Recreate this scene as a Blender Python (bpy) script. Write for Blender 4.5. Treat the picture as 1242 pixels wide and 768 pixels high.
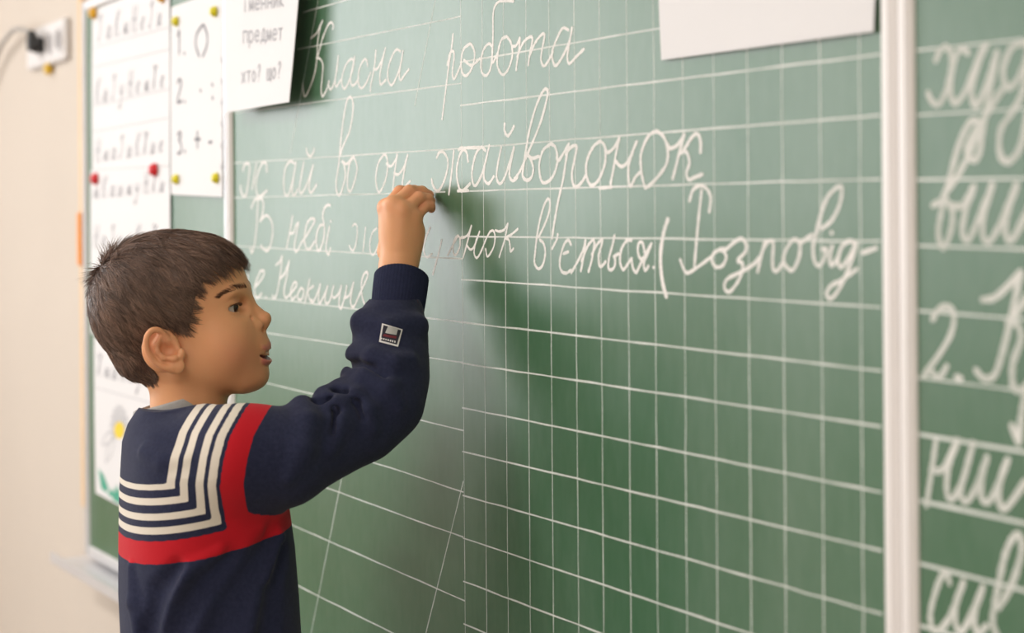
import bpy, math, random
import numpy as np
from mathutils import Vector, Matrix
from mathutils.bvhtree import BVHTree

random.seed(7)
rng = np.random.default_rng(7)
for o in list(bpy.data.objects):
    bpy.data.objects.remove(o, do_unlink=True)
scn = bpy.context.scene
COL = scn.collection

# ------------------------------------------------------------------ camera
FPX, CX, CY = 2040.0, 621.0, 272.0          # focal length and principal point in photo pixels (1242x768)
TH = math.radians(30.9)                      # angle between the view axis and the board
CAM = np.array([0.0, -0.946, 1.27])          # board face is the plane y = 0, x runs along the board
FWD = np.array([-math.cos(TH), math.sin(TH), 0.0])
R0 = np.array([math.sin(TH), math.cos(TH), 0.0])
U0 = np.array([0.0, 0.0, 1.0])
ROLL = -0.0075
RGT = R0 * math.cos(ROLL) + U0 * math.sin(ROLL)
UPV = U0 * math.cos(ROLL) - R0 * math.sin(ROLL)

cam_d = bpy.data.cameras.new('camera')
cam = bpy.data.objects.new('camera', cam_d)
COL.objects.link(cam)
cam_d.sensor_width = 36.0
cam_d.lens = FPX / 1242.0 * 36.0
cam_d.shift_y = -(384.0 - CY) / 1242.0
cam_d.clip_start = 0.05
M = Matrix.Identity(4)
for i in range(3):
    M[i][0] = RGT[i]; M[i][1] = UPV[i]; M[i][2] = -FWD[i]; M[i][3] = CAM[i]
cam.matrix_world = M
cam_d.dof.use_dof = True
cam_d.dof.focus_distance = 1.91
cam_d.dof.aperture_fstop = 3.3
scn.camera = cam

# ------------------------------------------------------------------ world, daylight, exposure
scn.view_settings.view_transform = 'Standard'
scn.view_settings.look = 'None'
scn.view_settings.gamma = 1.0
scn.view_settings.use_curve_mapping = False
scn.view_settings.exposure = -0.52

world = bpy.data.worlds.new('sky')
scn.world = world
world.use_nodes = True
wn = world.node_tree
bg = wn.nodes['Background']
bg.inputs['Color'].default_value = (0.75, 0.86, 1.0, 1)
bg.inputs['Strength'].default_value = 1.2

ROOM_X0, ROOM_X1 = -4.9, 3.4
ROOM_Y0, WALL_Y = -7.2, 0.035
CEIL = 3.1
WIN = [(-2.55, -0.95), (-4.75, -3.15), (-6.85, -5.35)]      # y ranges of the windows in the left wall
SILL, HEAD = 0.88, 2.6
for i, (y0, y1) in enumerate(WIN):          # sky light entering through each window
    ld = bpy.data.lights.new('window_daylight', 'AREA')
    ld.shape = 'RECTANGLE'
    ld.size = (y1 - y0) - 0.1
    ld.size_y = (HEAD - SILL) - 0.1
    ld.energy = 70.0
    ld.color = (0.98, 0.99, 1.0)
    lo = bpy.data.objects.new('window_daylight', ld)
    COL.objects.link(lo)
    lo.location = (ROOM_X0 + 0.02, (y0 + y1) / 2, (SILL + HEAD) / 2)
    lo.rotation_euler = (math.radians(90), 0, math.radians(-90))
FILL_W = 62.0                                # each added fill lamp, watts
FILL_COL = (1.0, 0.96, 0.91)

# ------------------------------------------------------------------ pixel helpers
def ray(px, py):
    d = FWD + RGT * ((px - CX) / FPX) + UPV * ((CY - py) / FPX)
    return d
def on_plane(px, py, y=0.0):
    """point where a photo pixel meets the vertical plane at depth y (board face y=0)"""
    d = ray(px, py)
    t = (y - CAM[1]) / d[1]
    return CAM + d * t
def pt(px, py, s):
    """point at distance s along the view axis"""
    return CAM + ray(px, py) * s
def bx(px, py=300, y=0.0):
    return float(on_plane(px, py, y)[0])
def bz(px, py, y=0.0):
    return float(on_plane(px, py, y)[2])

# ------------------------------------------------------------------ materials
MATS = {}
def nodes_of(m):
    m.use_nodes = True
    return m.node_tree.nodes, m.node_tree.links, m.node_tree.nodes['Principled BSDF']
def mat(name, col, rough=0.6, metal=0.0, noise=0.0, nscale=40.0, bump=0.0, bscale=200.0, spec=0.5, coat=0.0):
    if name in MATS: return MATS[name]
    m = bpy.data.materials.new(name)
    N, L, P = nodes_of(m)
    P.inputs['Roughness'].default_value = rough
    P.inputs['Metallic'].default_value = metal
    P.inputs['Specular IOR Level'].default_value = spec
    P.inputs['Coat Weight'].default_value = coat
    P.inputs['Base Color'].default_value = (*col, 1)
    tc = N.new('ShaderNodeTexCoord')
    if noise > 0:
        nz = N.new('ShaderNodeTexNoise'); nz.inputs['Scale'].default_value = nscale
        nz.inputs['Detail'].default_value = 5
        L.new(tc.outputs['Object'], nz.inputs['Vector'])
        mx = N.new('ShaderNodeMixRGB')
        mx.inputs['Color1'].default_value = (*[c * (1 - noise) for c in col], 1)
        mx.inputs['Color2'].default_value = (*[min(1, c * (1 + noise)) for c in col], 1)
        L.new(nz.outputs['Fac'], mx.inputs['Fac'])
        L.new(mx.outputs['Color'], P.inputs['Base Color'])
    if bump > 0:
        nb = N.new('ShaderNodeTexNoise'); nb.inputs['Scale'].default_value = bscale
        L.new(tc.outputs['Object'], nb.inputs['Vector'])
        bp = N.new('ShaderNodeBump'); bp.inputs['Strength'].default_value = bump
        bp.inputs['Distance'].default_value = 0.002
        L.new(nb.outputs['Fac'], bp.inputs['Height'])
        L.new(bp.outputs['Normal'], P.inputs['Normal'])
    MATS[name] = m
    return m

BOARD_GREEN = (0.048, 0.138, 0.066)
def board_material():
    m = bpy.data.materials.new('board_green')
    N, L, P = nodes_of(m)
    tc = N.new('ShaderNodeTexCoord')
    mp = N.new('ShaderNodeMapping'); mp.inputs['Scale'].default_value = (1.0, 1.0, 0.35)
    L.new(tc.outputs['Object'], mp.inputs['Vector'])
    n1 = N.new('ShaderNodeTexNoise'); n1.inputs['Scale'].default_value = 5; n1.inputs['Detail'].default_value = 6
    n2 = N.new('ShaderNodeTexNoise'); n2.inputs['Scale'].default_value = 90; n2.inputs['Detail'].default_value = 4
    L.new(mp.outputs['Vector'], n1.inputs['Vector']); L.new(mp.outputs['Vector'], n2.inputs['Vector'])
    r1 = N.new('ShaderNodeMapRange'); r1.inputs[1].default_value = 0.42; r1.inputs[2].default_value = 0.75
    r1.inputs[3].default_value = 0.0; r1.inputs[4].default_value = 0.10
    L.new(n1.outputs['Fac'], r1.inputs[0])
    r2 = N.new('ShaderNodeMapRange'); r2.inputs[1].default_value = 0.3; r2.inputs[2].default_value = 0.8
    r2.inputs[3].default_value = 0.0; r2.inputs[4].default_value = 0.05
    L.new(n2.outputs['Fac'], r2.inputs[0])
    ad = N.new('ShaderNodeMath'); ad.operation = 'ADD'
    L.new(r1.outputs[0], ad.inputs[0]); L.new(r2.outputs[0], ad.inputs[1])
    mx = N.new('ShaderNodeMixRGB')
    mx.inputs['Color1'].default_value = (*BOARD_GREEN, 1)
    mx.inputs['Color2'].default_value = (0.50, 0.58, 0.53, 1)        # chalk dust
    L.new(ad.outputs[0], mx.inputs['Fac'])
    L.new(mx.outputs['Color'], P.inputs['Base Color'])
    P.inputs['Roughness'].default_value = 0.35
    P.inputs['Specular IOR Level'].default_value = 0.72
    P.inputs['IOR'].default_value = 1.47
    return m
def chalk_material(name, col, cover):
    m = bpy.data.materials.new(name)
    N, L, P = nodes_of(m)
    tc = N.new('ShaderNodeTexCoord')
    n1 = N.new('ShaderNodeTexNoise'); n1.inputs['Scale'].default_value = 420; n1.inputs['Detail'].default_value = 3
    n2 = N.new('ShaderNodeTexNoise'); n2.inputs['Scale'].default_value = 18; n2.inputs['Detail'].default_value = 3
    L.new(tc.outputs['Object'], n1.inputs['Vector']); L.new(tc.outputs['Object'], n2.inputs['Vector'])
    ad = N.new('ShaderNodeMath'); ad.operation = 'ADD'
    L.new(n1.outputs['Fac'], ad.inputs[0]); L.new(n2.outputs['Fac'], ad.inputs[1])
    r1 = N.new('ShaderNodeMapRange'); r1.inputs[1].default_value = 0.65; r1.inputs[2].default_value = 1.25
    r1.inputs[3].default_value = max(0, cover - 0.3); r1.inputs[4].default_value = min(1, cover + 0.25)
    L.new(ad.outputs[0], r1.inputs[0])
    mx = N.new('ShaderNodeMixRGB')
    mx.inputs['Color1'].default_value = (0.20, 0.28, 0.22, 1)
    mx.inputs['Color2'].default_value = (*col, 1)
    L.new(r1.outputs[0], mx.inputs['Fac'])
    L.new(mx.outputs['Color'], P.inputs['Base Color'])
    P.inputs['Roughness'].default_value = 0.9
    P.inputs['Specular IOR Level'].default_value = 0.2
    return m
M_BOARD = board_material()
M_CHALK = chalk_material('chalk_white', (0.94, 0.91, 0.89), 0.95)
M_LINE = chalk_material('chalk_ruling', (0.86, 0.88, 0.86), 0.72)
M_SOFT = chalk_material('chalk_soft', (0.84, 0.83, 0.80), 0.66)
M_FAINT = chalk_material('chalk_faint', (0.84, 0.88, 0.85), 0.70)
M_FRAME = mat('frame_enamel', (0.88, 0.85, 0.84), 0.35, noise=0.03, nscale=8)
M_FRAMEG = mat('frame_aluminium', (0.72, 0.72, 0.74), 0.35, metal=0.35, noise=0.03, nscale=8)
M_PAPER = mat('paper_white', (0.77, 0.76, 0.77), 0.62, noise=0.02, nscale=6, bump=0.05, bscale=30)
M_PRINT = mat('print_grey', (0.42, 0.42, 0.45), 0.7)
M_PRINTD = mat('print_dark', (0.20, 0.20, 0.23), 0.7)
M_WALL = mat('wall_cream', (0.64, 0.565, 0.49), 0.8, noise=0.03, nscale=3, bump=0.08, bscale=120)

# ------------------------------------------------------------------ mesh helpers
def link(name, verts, faces, material=None, parent=None, smooth=False, loc=None):
    me = bpy.data.meshes.new(name)
    verts = np.asarray(verts, dtype=float)
    if loc is not None: verts = verts - np.asarray(loc)
    me.from_pydata(verts.tolist(), [], faces if isinstance(faces, list) else faces.tolist())
    me.update()
    if smooth: me.shade_smooth()
    o = bpy.data.objects.new(name, me)
    COL.objects.link(o)
    if loc is not None: o.location = loc
    if material is not None:
        for mm in (material if isinstance(material, (list, tuple)) else [material]): me.materials.append(mm)
    if parent is not None:
        o.parent = parent
        o.location = Vector(o.location) - parent.matrix_world_loc if hasattr(parent, 'matrix_world_loc') else Vector(o.location) - parent_loc(parent)
    return o
def parent_loc(p):
    v = Vector((0, 0, 0))
    while p is not None:
        v += p.location; p = p.parent
    return v
def empty(name, loc):
    o = bpy.data.objects.new(name, None)
    COL.objects.link(o); o.location = loc; o.empty_display_size = 0.05
    return o
def tag(o, label=None, cat=None, group=None, kind=None):
    if label: o['label'] = label
    if cat: o['category'] = cat
    if group: o['group'] = group
    if kind: o['kind'] = kind
    return o
class MB:
    def __init__(self): self.v = []; self.f = []; self.m = []
    def add(self, v, f, mi=0):
        b = len(self.v)
        self.v += [tuple(map(float, p)) for p in v]
        self.f += [tuple(b + i for i in q) for q in f]
        self.m += [mi] * len(f)
    def box(self, x0, x1, y0, y1, z0, z1, bev=0.0, mi=0):
        if bev <= 0:
            v = [(x, y, z) for x in (x0, x1) for y in (y0, y1) for z in (z0, z1)]
            f = [(0, 1, 3, 2), (4, 6, 7, 5), (0, 4, 5, 1), (2, 3, 7, 6), (0, 2, 6, 4), (1, 5, 7, 3)]
            self.add(v, f, mi); return
        b = bev
        v = []
        idx = {}
        for sx in (0, 1):
            for sy in (0, 1):
                for sz in (0, 1):
                    X = (x0, x1)[sx]; Y = (y0, y1)[sy]; Z = (z0, z1)[sz]
                    dx = b if sx == 0 else -b; dy = b if sy == 0 else -b; dz = b if sz == 0 else -b
                    idx[sx, sy, sz, 'x'] = len(v); v.append((X, Y + dy, Z + dz))
                    idx[sx, sy, sz, 'y'] = len(v); v.append((X + dx, Y, Z + dz))
                    idx[sx, sy, sz, 'z'] = len(v); v.append((X + dx, Y + dy, Z))
        f = []
        for s in (0, 1):
            f.append([idx[s, a, c, 'x'] for a, c in ((0, 0), (1, 0), (1, 1), (0, 1))])
            f.append([idx[a, s, c, 'y'] for a, c in ((0, 0), (1, 0), (1, 1), (0, 1))])
            f.append([idx[a, c, s, 'z'] for a, c in ((0, 0), (1, 0), (1, 1), (0, 1))])
            for t in (0, 1):
                f.append([idx[s, t, 0, 'x'], idx[s, t, 1, 'x'], idx[s, t, 1, 'y'], idx[s, t, 0, 'y']])
                f.append([idx[s, 0, t, 'x'], idx[s, 1, t, 'x'], idx[s, 1, t, 'z'], idx[s, 0, t, 'z']])
                f.append([idx[0, s, t, 'y'], idx[1, s, t, 'y'], idx[1, s, t, 'z'], idx[0, s, t, 'z']])
                for q in (0, 1):
                    f.append([idx[s, t, q, 'x'], idx[s, t, q, 'y'], idx[s, t, q, 'z']])
        self.add(v, f, mi)
    def build(self, name, material, parent=None, smooth=False, loc=None, fix=True):
        o = link(name, self.v, self.f, material, parent, smooth, loc)
        if len(set(self.m)) > 1: o.data.polygons.foreach_set('material_index', self.m)
        if fix: fix_normals(o)
        return o
def fix_normals(o):
    import bmesh
    bm = bmesh.new(); bm.from_mesh(o.data)
    bmesh.ops.recalc_face_normals(bm, faces=bm.faces)
    bm.to_mesh(o.data); bm.free()
def catmull(pts, n=6):
    pts = [np.asarray(p, float) for p in pts]
    if len(pts) < 3:
        return [pts[0] + (pts[-1] - pts[0]) * t for t in np.linspace(0, 1, 4)] if len(pts) == 2 else pts
    P = [2 * pts[0] - pts[1]] + pts + [2 * pts[-1] - pts[-2]]
    out = []
    for i in range(1, len(P) - 2):
        a, b, c, d = P[i - 1], P[i], P[i + 1], P[i + 2]
        for t in np.linspace(0, 1, n, endpoint=False):
            out.append(0.5 * ((2 * b) + (-a + c) * t + (2 * a - 5 * b + 4 * c - d) * t * t + (-a + 3 * b - 3 * c + d) * t ** 3))
    out.append(pts[-1])
    return out
def tube(mb, pts, r, sides=8, n=6, mi=0):
    C = catmull(pts, n) if len(pts) > 2 else [np.asarray(p, float) for p in pts]
    rr = r if isinstance(r, (list, tuple)) else [r]
    rings = []
    ref = None
    for i, p in enumerate(C):
        t = C[min(i + 1, len(C) - 1)] - C[max(i - 1, 0)]
        t = t / (np.linalg.norm(t) + 1e-12)
        if ref is None:
            ref = np.array([0, 0, 1.0]) if abs(t[2]) < 0.9 else np.array([1.0, 0, 0])
        ref = ref - t * ref.dot(t); ref /= np.linalg.norm(ref)
        b = np.cross(t, ref)
        k = i / (len(C) - 1) * (len(rr) - 1)
        R = np.interp(k, range(len(rr)), rr)
        rings.append([p + R * (math.cos(a) * ref + math.sin(a) * b) for a in np.linspace(0, 2 * math.pi, sides, endpoint=False)])
    v = [q for ring in rings for q in ring]
    f = []
    for i in range(len(rings) - 1):
        for j in range(sides):
            k = (j + 1) % sides
            f.append((i * sides + j, i * sides + k, (i + 1) * sides + k, (i + 1) * sides + j))
    f.append(tuple(range(sides))[::-1]); f.append(tuple((len(rings) - 1) * sides + j for j in range(sides)))
    mb.add(v, f, mi)
def ribbon(mb, pts2, w, y, n=6, jitter=0.0, smooth=True, mi=0):
    """flat stroke on the vertical plane y; pts2 are (x, z) world points, w its width in metres"""
    C = catmull(pts2, n) if smooth else [np.asarray(p, float) for p in pts2]
    if len(C) < 2: return
    C = np.array(C)
    d = np.gradient(C, axis=0)
    d /= (np.linalg.norm(d, axis=1, keepdims=True) + 1e-9)
    nrm = np.stack([-d[:, 1], d[:, 0]], 1)
    ww = np.full(len(C), w)
    if jitter: ww = ww * (1 + jitter * rng.uniform(-1, 1, len(C)))
    C = np.vstack([C[:1] - d[:1] * w * 0.35, C, C[-1:] + d[-1:] * w * 0.35])
    nrm = np.vstack([nrm[:1], nrm, nrm[-1:]])
    ww = np.concatenate([[ww[0] * 0.45], ww, [ww[-1] * 0.45]])
    A = C + nrm * ww[:, None] / 2; B = C - nrm * ww[:, None] / 2
    v = []
    for i, (a, b) in enumerate(zip(A, B)):
        v.append((a[0], y - 8e-7 * i, a[1])); v.append((b[0], y - 8e-7 * i, b[1]))
    f = [(2 * i, 2 * i + 2, 2 * i + 3, 2 * i + 1) for i in range(len(A) - 1)]
    mb.add(v, f, mi)
def disc(mb, x, z, r, y, n=12, mi=0, rz=None):
    v = [(x + r * math.cos(t), y, z + (rz or r) * math.sin(t)) for t in np.linspace(0, 2 * math.pi, n, endpoint=False)]
    mb.add(v, [tuple(range(n))], mi)
def S(origin, scale, strokes):
    """strokes read off an enlarged crop -> photo pixels"""
    return [[(origin[0] + x / scale, origin[1] + y / scale) for x, y in st] for st in strokes]
def plane_pts(stroke, y=0.0):
    o = []
    for px, py in stroke:
        p = on_plane(px, py, y); o.append((p[0], p[2]))
    return o

# ------------------------------------------------------------------ the room
m_floor = mat('floor_linoleum', (0.22, 0.19, 0.16), 0.45, noise=0.15, nscale=12)
m_ceil = mat('ceiling_white', (0.88, 0.87, 0.84), 0.9, noise=0.01)
m_wallside = mat('wall_peach', (0.78, 0.68, 0.57), 0.85, noise=0.02, nscale=3)
b = MB(); b.box(ROOM_X0 - .3, ROOM_X1 + .2, ROOM_Y0 - .2, WALL_Y + .2, -0.1, 0); tag(b.build('floor', m_floor), kind='structure')
b = MB(); b.box(ROOM_X0 - .3, ROOM_X1 + .2, ROOM_Y0 - .2, WALL_Y + .2, CEIL, CEIL + .1); tag(b.build('ceiling', m_ceil), kind='structure')
b = MB(); b.box(ROOM_X0, ROOM_X1, WALL_Y, WALL_Y + .2, 0, CEIL); tag(b.build('wall_front', M_WALL), kind='structure')
b = MB(); b.box(ROOM_X0, ROOM_X1, ROOM_Y0 - .2, ROOM_Y0, 0, CEIL); tag(b.build('wall_back', m_wallside), kind='structure')
b = MB(); b.box(ROOM_X1, ROOM_X1 + .2, ROOM_Y0, WALL_Y, 0, CEIL); tag(b.build('wall_right', m_wallside), kind='structure')
b = MB()
ys = [ROOM_Y0] + [q for w in WIN[::-1] for q in w] + [WALL_Y]
for i in range(0, len(ys), 2): b.box(ROOM_X0 - .3, ROOM_X0, ys[i], ys[i + 1], SILL, HEAD)
b.box(ROOM_X0 - .3, ROOM_X0, ROOM_Y0, WALL_Y, 0, SILL); b.box(ROOM_X0 - .3, ROOM_X0, ROOM_Y0, WALL_Y, HEAD, CEIL)
tag(b.build('wall_left', mat('wall_apricot', (0.70, 0.55, 0.43), 0.85, noise=0.02, nscale=3)), kind='structure')
m_wf = mat('window_white', (0.85, 0.85, 0.84), 0.4)
m_glass = bpy.data.materials.new('window_glass'); N, L, P = nodes_of(m_glass)
P.inputs['Transmission Weight'].default_value = 1.0; P.inputs['Roughness'].default_value = 0.0; P.inputs['IOR'].default_value = 1.45
for i, (y0, y1) in enumerate(WIN):
    b = MB(); xf = ROOM_X0 - .16
    for (ya, yb, za, zb) in ((y0, y1, SILL, SILL + .06), (y0, y1, HEAD - .06, HEAD), (y0, y0 + .06, SILL, HEAD), (y1 - .06, y1, SILL, HEAD), ((y0 + y1) / 2 - .03, (y0 + y1) / 2 + .03, SILL, HEAD)):
        b.box(xf - .03, xf + .03, ya, yb, za, zb)
    w = tag(b.build('window_%d' % (i + 1), m_wf), kind='structure')
    for k in range(2):
        ya = y0 + .05 + k * (y1 - y0) / 2; yb = ya + (y1 - y0) / 2 - .09
        b = MB(); b.box(xf - .004, xf + .004, ya, yb, SILL + .05, HEAD - .05); b.build('window_pane', m_glass, w)
    b = MB(); b.box(ROOM_X0 - .1, ROOM_X0 + .12, y0 - .05, y1 + .05, SILL - .03, SILL, 0.006); b.build('window_sill', m_wf, w)
m_base = mat('baseboard_brown', (0.25, 0.13, 0.07), 0.5)
b = MB(); b.box(ROOM_X0, ROOM_X1, WALL_Y - .015, WALL_Y, 0, .08, .003); tag(b.build('baseboard_front', m_base), kind='structure')

# unseen ceiling fill lamps, added to brighten the boy's camera side
m_fillbody = mat('fill_lamp_body', (0.85, 0.85, 0.85), 0.4)
m_diff = bpy.data.materials.new('fill_lamp_diffuser'); N, L, P = nodes_of(m_diff)
P.inputs['Base Color'].default_value = (0.9, 0.9, 0.88, 1)
P.inputs['Emission Color'].default_value = (*FILL_COL, 1); P.inputs['Emission Strength'].default_value = 2.0
for i, (lx, ly, where) in enumerate(((-2.5, -2.4, 'near the windows in the row before the board'), (0.9, -2.4, 'away from the windows in the row before the board'), (-2.5, -5.2, 'near the windows in the rear row'), (0.9, -5.2, 'away from the windows in the rear row'))):
    r = tag(empty('fill_lamp', (lx, ly, CEIL)), 'added white ceiling fill lamp with flat diffuser ' + where, 'ceiling lamp', 'added fill lamps')
    b = MB(); b.box(lx - .62, lx + .62, ly - .16, ly + .16, CEIL - .07, CEIL, .008); b.build('fill_lamp_body', m_fillbody, r)
    b = MB(); b.box(lx - .58, lx + .58, ly - .13, ly + .13, CEIL - .085, CEIL - .07, .004); b.build('diffuser', m_diff, r)
    ld = bpy.data.lights.new('fill_light', 'AREA'); ld.shape = 'RECTANGLE'; ld.size = 1.15; ld.size_y = .26
    ld.energy = FILL_W; ld.color = FILL_COL
    lo = bpy.data.objects.new('fill_light', ld); COL.objects.link(lo); lo.parent = r; lo.location = (0, 0, -.095)

# ------------------------------------------------------------------ chalkboards
RP = 0.005                                    # the rails stand this proud of the board face
BZ0, BZ1 = 0.668, 1.678                       # bottom and top of the green field
RW = 0.021
xL0 = bx(107); xL1 = bx(272.5, 300, -RP) ; xC0 = bx(284, 300); xC1 = bx(1067, 300, -RP); xR0 = bx(1112.5, 300)
xMid = (xC1 + xR0) / 2; xMidL = (xL1 + xC0) / 2
def make_board(x0, x1, rl, rr, label, mframe):
    """x0..x1 green field; rl/rr outer edges of the side rails"""
    root = tag(empty('chalkboard', ((x0 + x1) / 2, 0, BZ0 - RW)), label, 'chalkboard')
    b = MB(); b.box(x0 - .004, x1 + .004, 0, 0.022, BZ0 - .004, BZ1 + .004); b.build('writing_surface', M_BOARD, root)
    for (xa, xb) in ((rl, x0), (x1, rr)):
        b = MB(); b.box(xa, xb, -RP, 0.03, BZ0 - RW, BZ1 + RW, .0035)
        xm = (xa + xb) / 2; b.box(xm - .003, xm + .003, -RP - .0012, -RP + .002, BZ0 - RW + .004, BZ1 + RW - .004)
        b.build('frame_rail', mframe, root)
    for (za, zb) in ((BZ0 - RW, BZ0), (BZ1, BZ1 + RW)):
        b = MB(); b.box(x0 + .0005, x1 - .0005, -RP, 0.03, za, zb, .0035); b.build('frame_rail', mframe, root)
    return root
brdL = make_board(xL0, xL1, xL0 - RW, xMidL - .0006, 'green chalkboard wing hung with notice sheets, beside the wall socket', M_FRAMEG)
brdC = make_board(xC0, xC1, xMidL + .0006, xMid - .0006, 'large green chalkboard with ruled grid that the boy is writing on', M_FRAME)
brdR = make_board(xR0, xR0 + .71, xMid + .0006, xR0 + .71 + RW, 'green chalkboard wing with big chalk writing and numeral 2', M_FRAME)
b = MB()                                        # chalk tray under the boards
tx0 = xL0 - 0.06; tx1 = xC1 - 0.05
prof = [(0.03, .630), (-.055, .630), (-.060, .634), (-.060, .652), (-.056, .652), (-.053, .638), (0.03, .638)]
n = len(prof)
v = [(x, y, z) for x in (tx0, tx1) for (y, z) in prof]
f = [tuple(range(n)), tuple(range(n, 2 * n))[::-1]] + [(i, (i + 1) % n, n + (i + 1) % n, n + i) for i in range(n)]
b.add(v, f); tag(b.build('chalk_tray', M_FRAMEG), 'long aluminium chalk tray running under the chalkboards', 'chalk tray')

YL, YC = -0.00007, -0.00013                     # chalk lies on the face
def hline(parent, p0, p1, w, m, seg=14, name='ruled_line'):
    mb = MB()
    a, c = on_plane(*p0), on_plane(*p1)
    P = [(a[0] + (c[0] - a[0]) * t, a[2] + (c[2] - a[2]) * t + rng.normal(0, .0002)) for t in np.linspace(0, 1, seg)]
    ribbon(mb, P, w, YL, smooth=False, jitter=0.25)
    return mb.build(name, m, parent, fix=False)
# right-hand grid of the middle board
rows = [(75.5, -11), (128, 66), (180, 140), (232, 217), (287, 292.5), (339, 373), (391, 449.8), (440.6, 517.5), (494.6, 597.4), (547.7, 668), (600.7, 745), (652.7, 822), (705, 898), (757, 975)]
for yl, yr in rows:
    hline(brdC, (560 + (yl - 384) * .0065, yl), (1068 + (yr - 384) * .004, yr), .0018, M_LINE, seg=24)
for xv in (562, 588, 614, 641, 669, 699.6, 730, 763, 795.6, 831, 868, 909, 951, 997, 1045):
    b = MB()
    xw = bx(xv, 450)
    z0 = BZ0 + .004; z1 = BZ1 - .004
    P = [(xw + rng.normal(0, .0002), z) for z in np.linspace(z0, z1, 40)]
    ribbon(b, P, .0011 if xv < 900 else .0013, YL + .00003, smooth=False, jitter=0.25)
    b.build('ruled_line', M_FAINT, brdC, fix=False)
# left-hand writing lines of the middle board
for p0, p1 in (((368, 15), (470, -14)), ((361, 60), (559, 20)), ((284, 137), (560, 101)), ((284, 198), (559, 180)), ((284, 240), (540, 233)), ((284, 298.5), (561, 314)),
               ((284, 357), (562, 391)), ((284, 398), (562, 440)), ((284, 455), (562, 522)), ((284, 505), (562, 597)), ((284, 551), (562, 652)), ((284, 606), (564, 729)), ((284, 672), (564, 812))):
    hline(brdC, p0, p1, .0016, M_LINE, seg=20)
for p0, p1 in (((528, 0), (503, 128)), ((386, 0), (352, 186)), ((415, 577), (376, 775)), ((562, 584), (515, 775))):
    hline(brdC, p0, p1, .0015, M_FAINT, name='slant_line')
# right board ruling
for y in (61, 139.5, 218, 298, 377, 458, 526.6, 607, 683, 758):
    b = MB(); a = on_plane(1113, y); z = a[2]
    xe = xR0 + .70
    P = [(a[0] + (xe - a[0]) * t, z - .012 * t) for t in np.linspace(0, 1, 20)]
    ribbon(b, P, .0030 if y > 500 else .0019, YL, smooth=False, jitter=.2)
    b.build('ruled_line', M_LINE, brdR, fix=False)

def word(strokes, w, parent, m=None, name='chalk_lettering'):
    """strokes that touch make one piece of lettering"""
    C = [np.array(catmull([(p[0], p[1]) for p in plane_pts(st)], 5)) for st in strokes]
    grp = list(range(len(C)))
    for i in range(len(C)):
        for j in range(i):
            if np.min(np.linalg.norm(C[i][:, None] - C[j][None], axis=2)) < w * 1.2:
                a, c = grp[i], grp[j]
                grp = [c if g == a else g for g in grp]
    for g in sorted(set(grp)):
        b = MB()
        for k, st in enumerate(strokes):
            if grp[k] == g: ribbon(b, plane_pts(st), w, YC - k * 0.000004, n=7, jitter=.18)
        o = b.build(name, m or M_CHALK, parent, fix=False)
        if grp.count(g) > 1: weld(o)
def weld(o): o['kind'] = 'stuff'
A = ((360, 0), 5.906)
word(S(*A, [
 [(42,600),(48,660),(60,690),(85,650),(125,540),(145,420),(150,300),(170,190),(186,148)], [(100,275),(140,240),(165,190),(186,148)],
 [(258,210),(262,180),(245,160),(222,185),(190,260),(170,330),(150,405)], [(140,415),(170,425),(188,470),(182,560),(175,640),(185,690),(215,640),(232,580)],
 [(225,600),(240,640),(262,610),(285,520),(298,400)], [(298,400),(285,500),(275,590),(285,620),(305,590),(325,560)],
 [(410,430),(385,425),(350,470),(325,550),(325,610),(345,635),(375,580),(405,480),(415,405)], [(415,405),(400,480),(385,560),(395,610),(420,600),(445,560)],
 [(508,475),(500,430),(480,430),(450,490),(440,570),(450,620),(470,630),(500,590),(530,520)],
 [(567,360),(560,450),(545,540),(532,600),(528,655)], [(550,490),(575,495),(610,430),(635,345)], [(635,345),(615,430),(598,520),(595,580),(605,605),(640,570)],
 [(745,370),(715,355),(685,400),(655,490),(655,570),(680,610),(715,550),(745,460),(762,365)], [(762,365),(745,460),(735,540),(745,575),(770,540),(805,495)]]), .0034, brdC)
A = ((520, 0), 4.8)
word(S(*A, [
 [(142,198),(135,270),(120,360),(105,480),(90,600),(78,695)], [(108,380),(125,310),(145,300),(148,340),(138,420),(148,460),(170,420),(190,370)],
 [(240,255),(205,285),(190,350),(195,420),(220,440),(255,390),(268,310),(250,262),(240,255)], [(205,350),(250,380),(300,340)],
 [(370,270),(350,255),(320,290),(305,360),(310,420),(335,440),(360,400),(370,320),(375,200),(375,100),(385,40),(410,10),(450,5),(495,8)], [(370,330),(375,365),(400,310)],
 [(455,212),(425,230),(405,300),(400,380),(430,435),(465,400),(488,320),(480,250),(455,212)], [(485,270),(510,265),(532,220)],
 [(532,220),(525,300),(515,360),(510,410)], [(515,330),(550,250),(590,215),(605,230),(590,310),(580,380)], [(590,320),(620,250),(660,200),(675,210),(660,290),(655,350),(672,385),(700,350),(725,300)],
 [(815,175),(780,165),(745,230),(720,300),(725,360),(745,380),(790,310),(825,220),(835,160)], [(835,160),(820,250),(808,330),(820,370),(860,330),(905,285)]]), .0034, brdC)
A = ((280, 100), 4.8)
word(S(*A, [
 [(70,515),(80,480),(100,470),(110,500),(100,590),(90,650),(75,665),(60,630),(58,600)], [(150,470),(125,620)], [(210,520),(205,470),(180,475),(150,560),(150,640),(170,665),(210,630)]]), .0046, brdC)
word(S(*A, [
 [(370,470),(345,460),(318,500),(308,580),(315,645),(335,655),(360,570),(380,465)], [(380,465),(365,560),(358,640),(372,655),(390,620)],
 [(425,465),(410,550),(400,620),(412,645),(440,600),(465,530),(480,480)], [(480,480),(462,560),(455,620),(470,640),(500,595)], [(440,385),(445,410),(462,430),(480,410),(485,385)]]), .0042, brdC)
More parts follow.
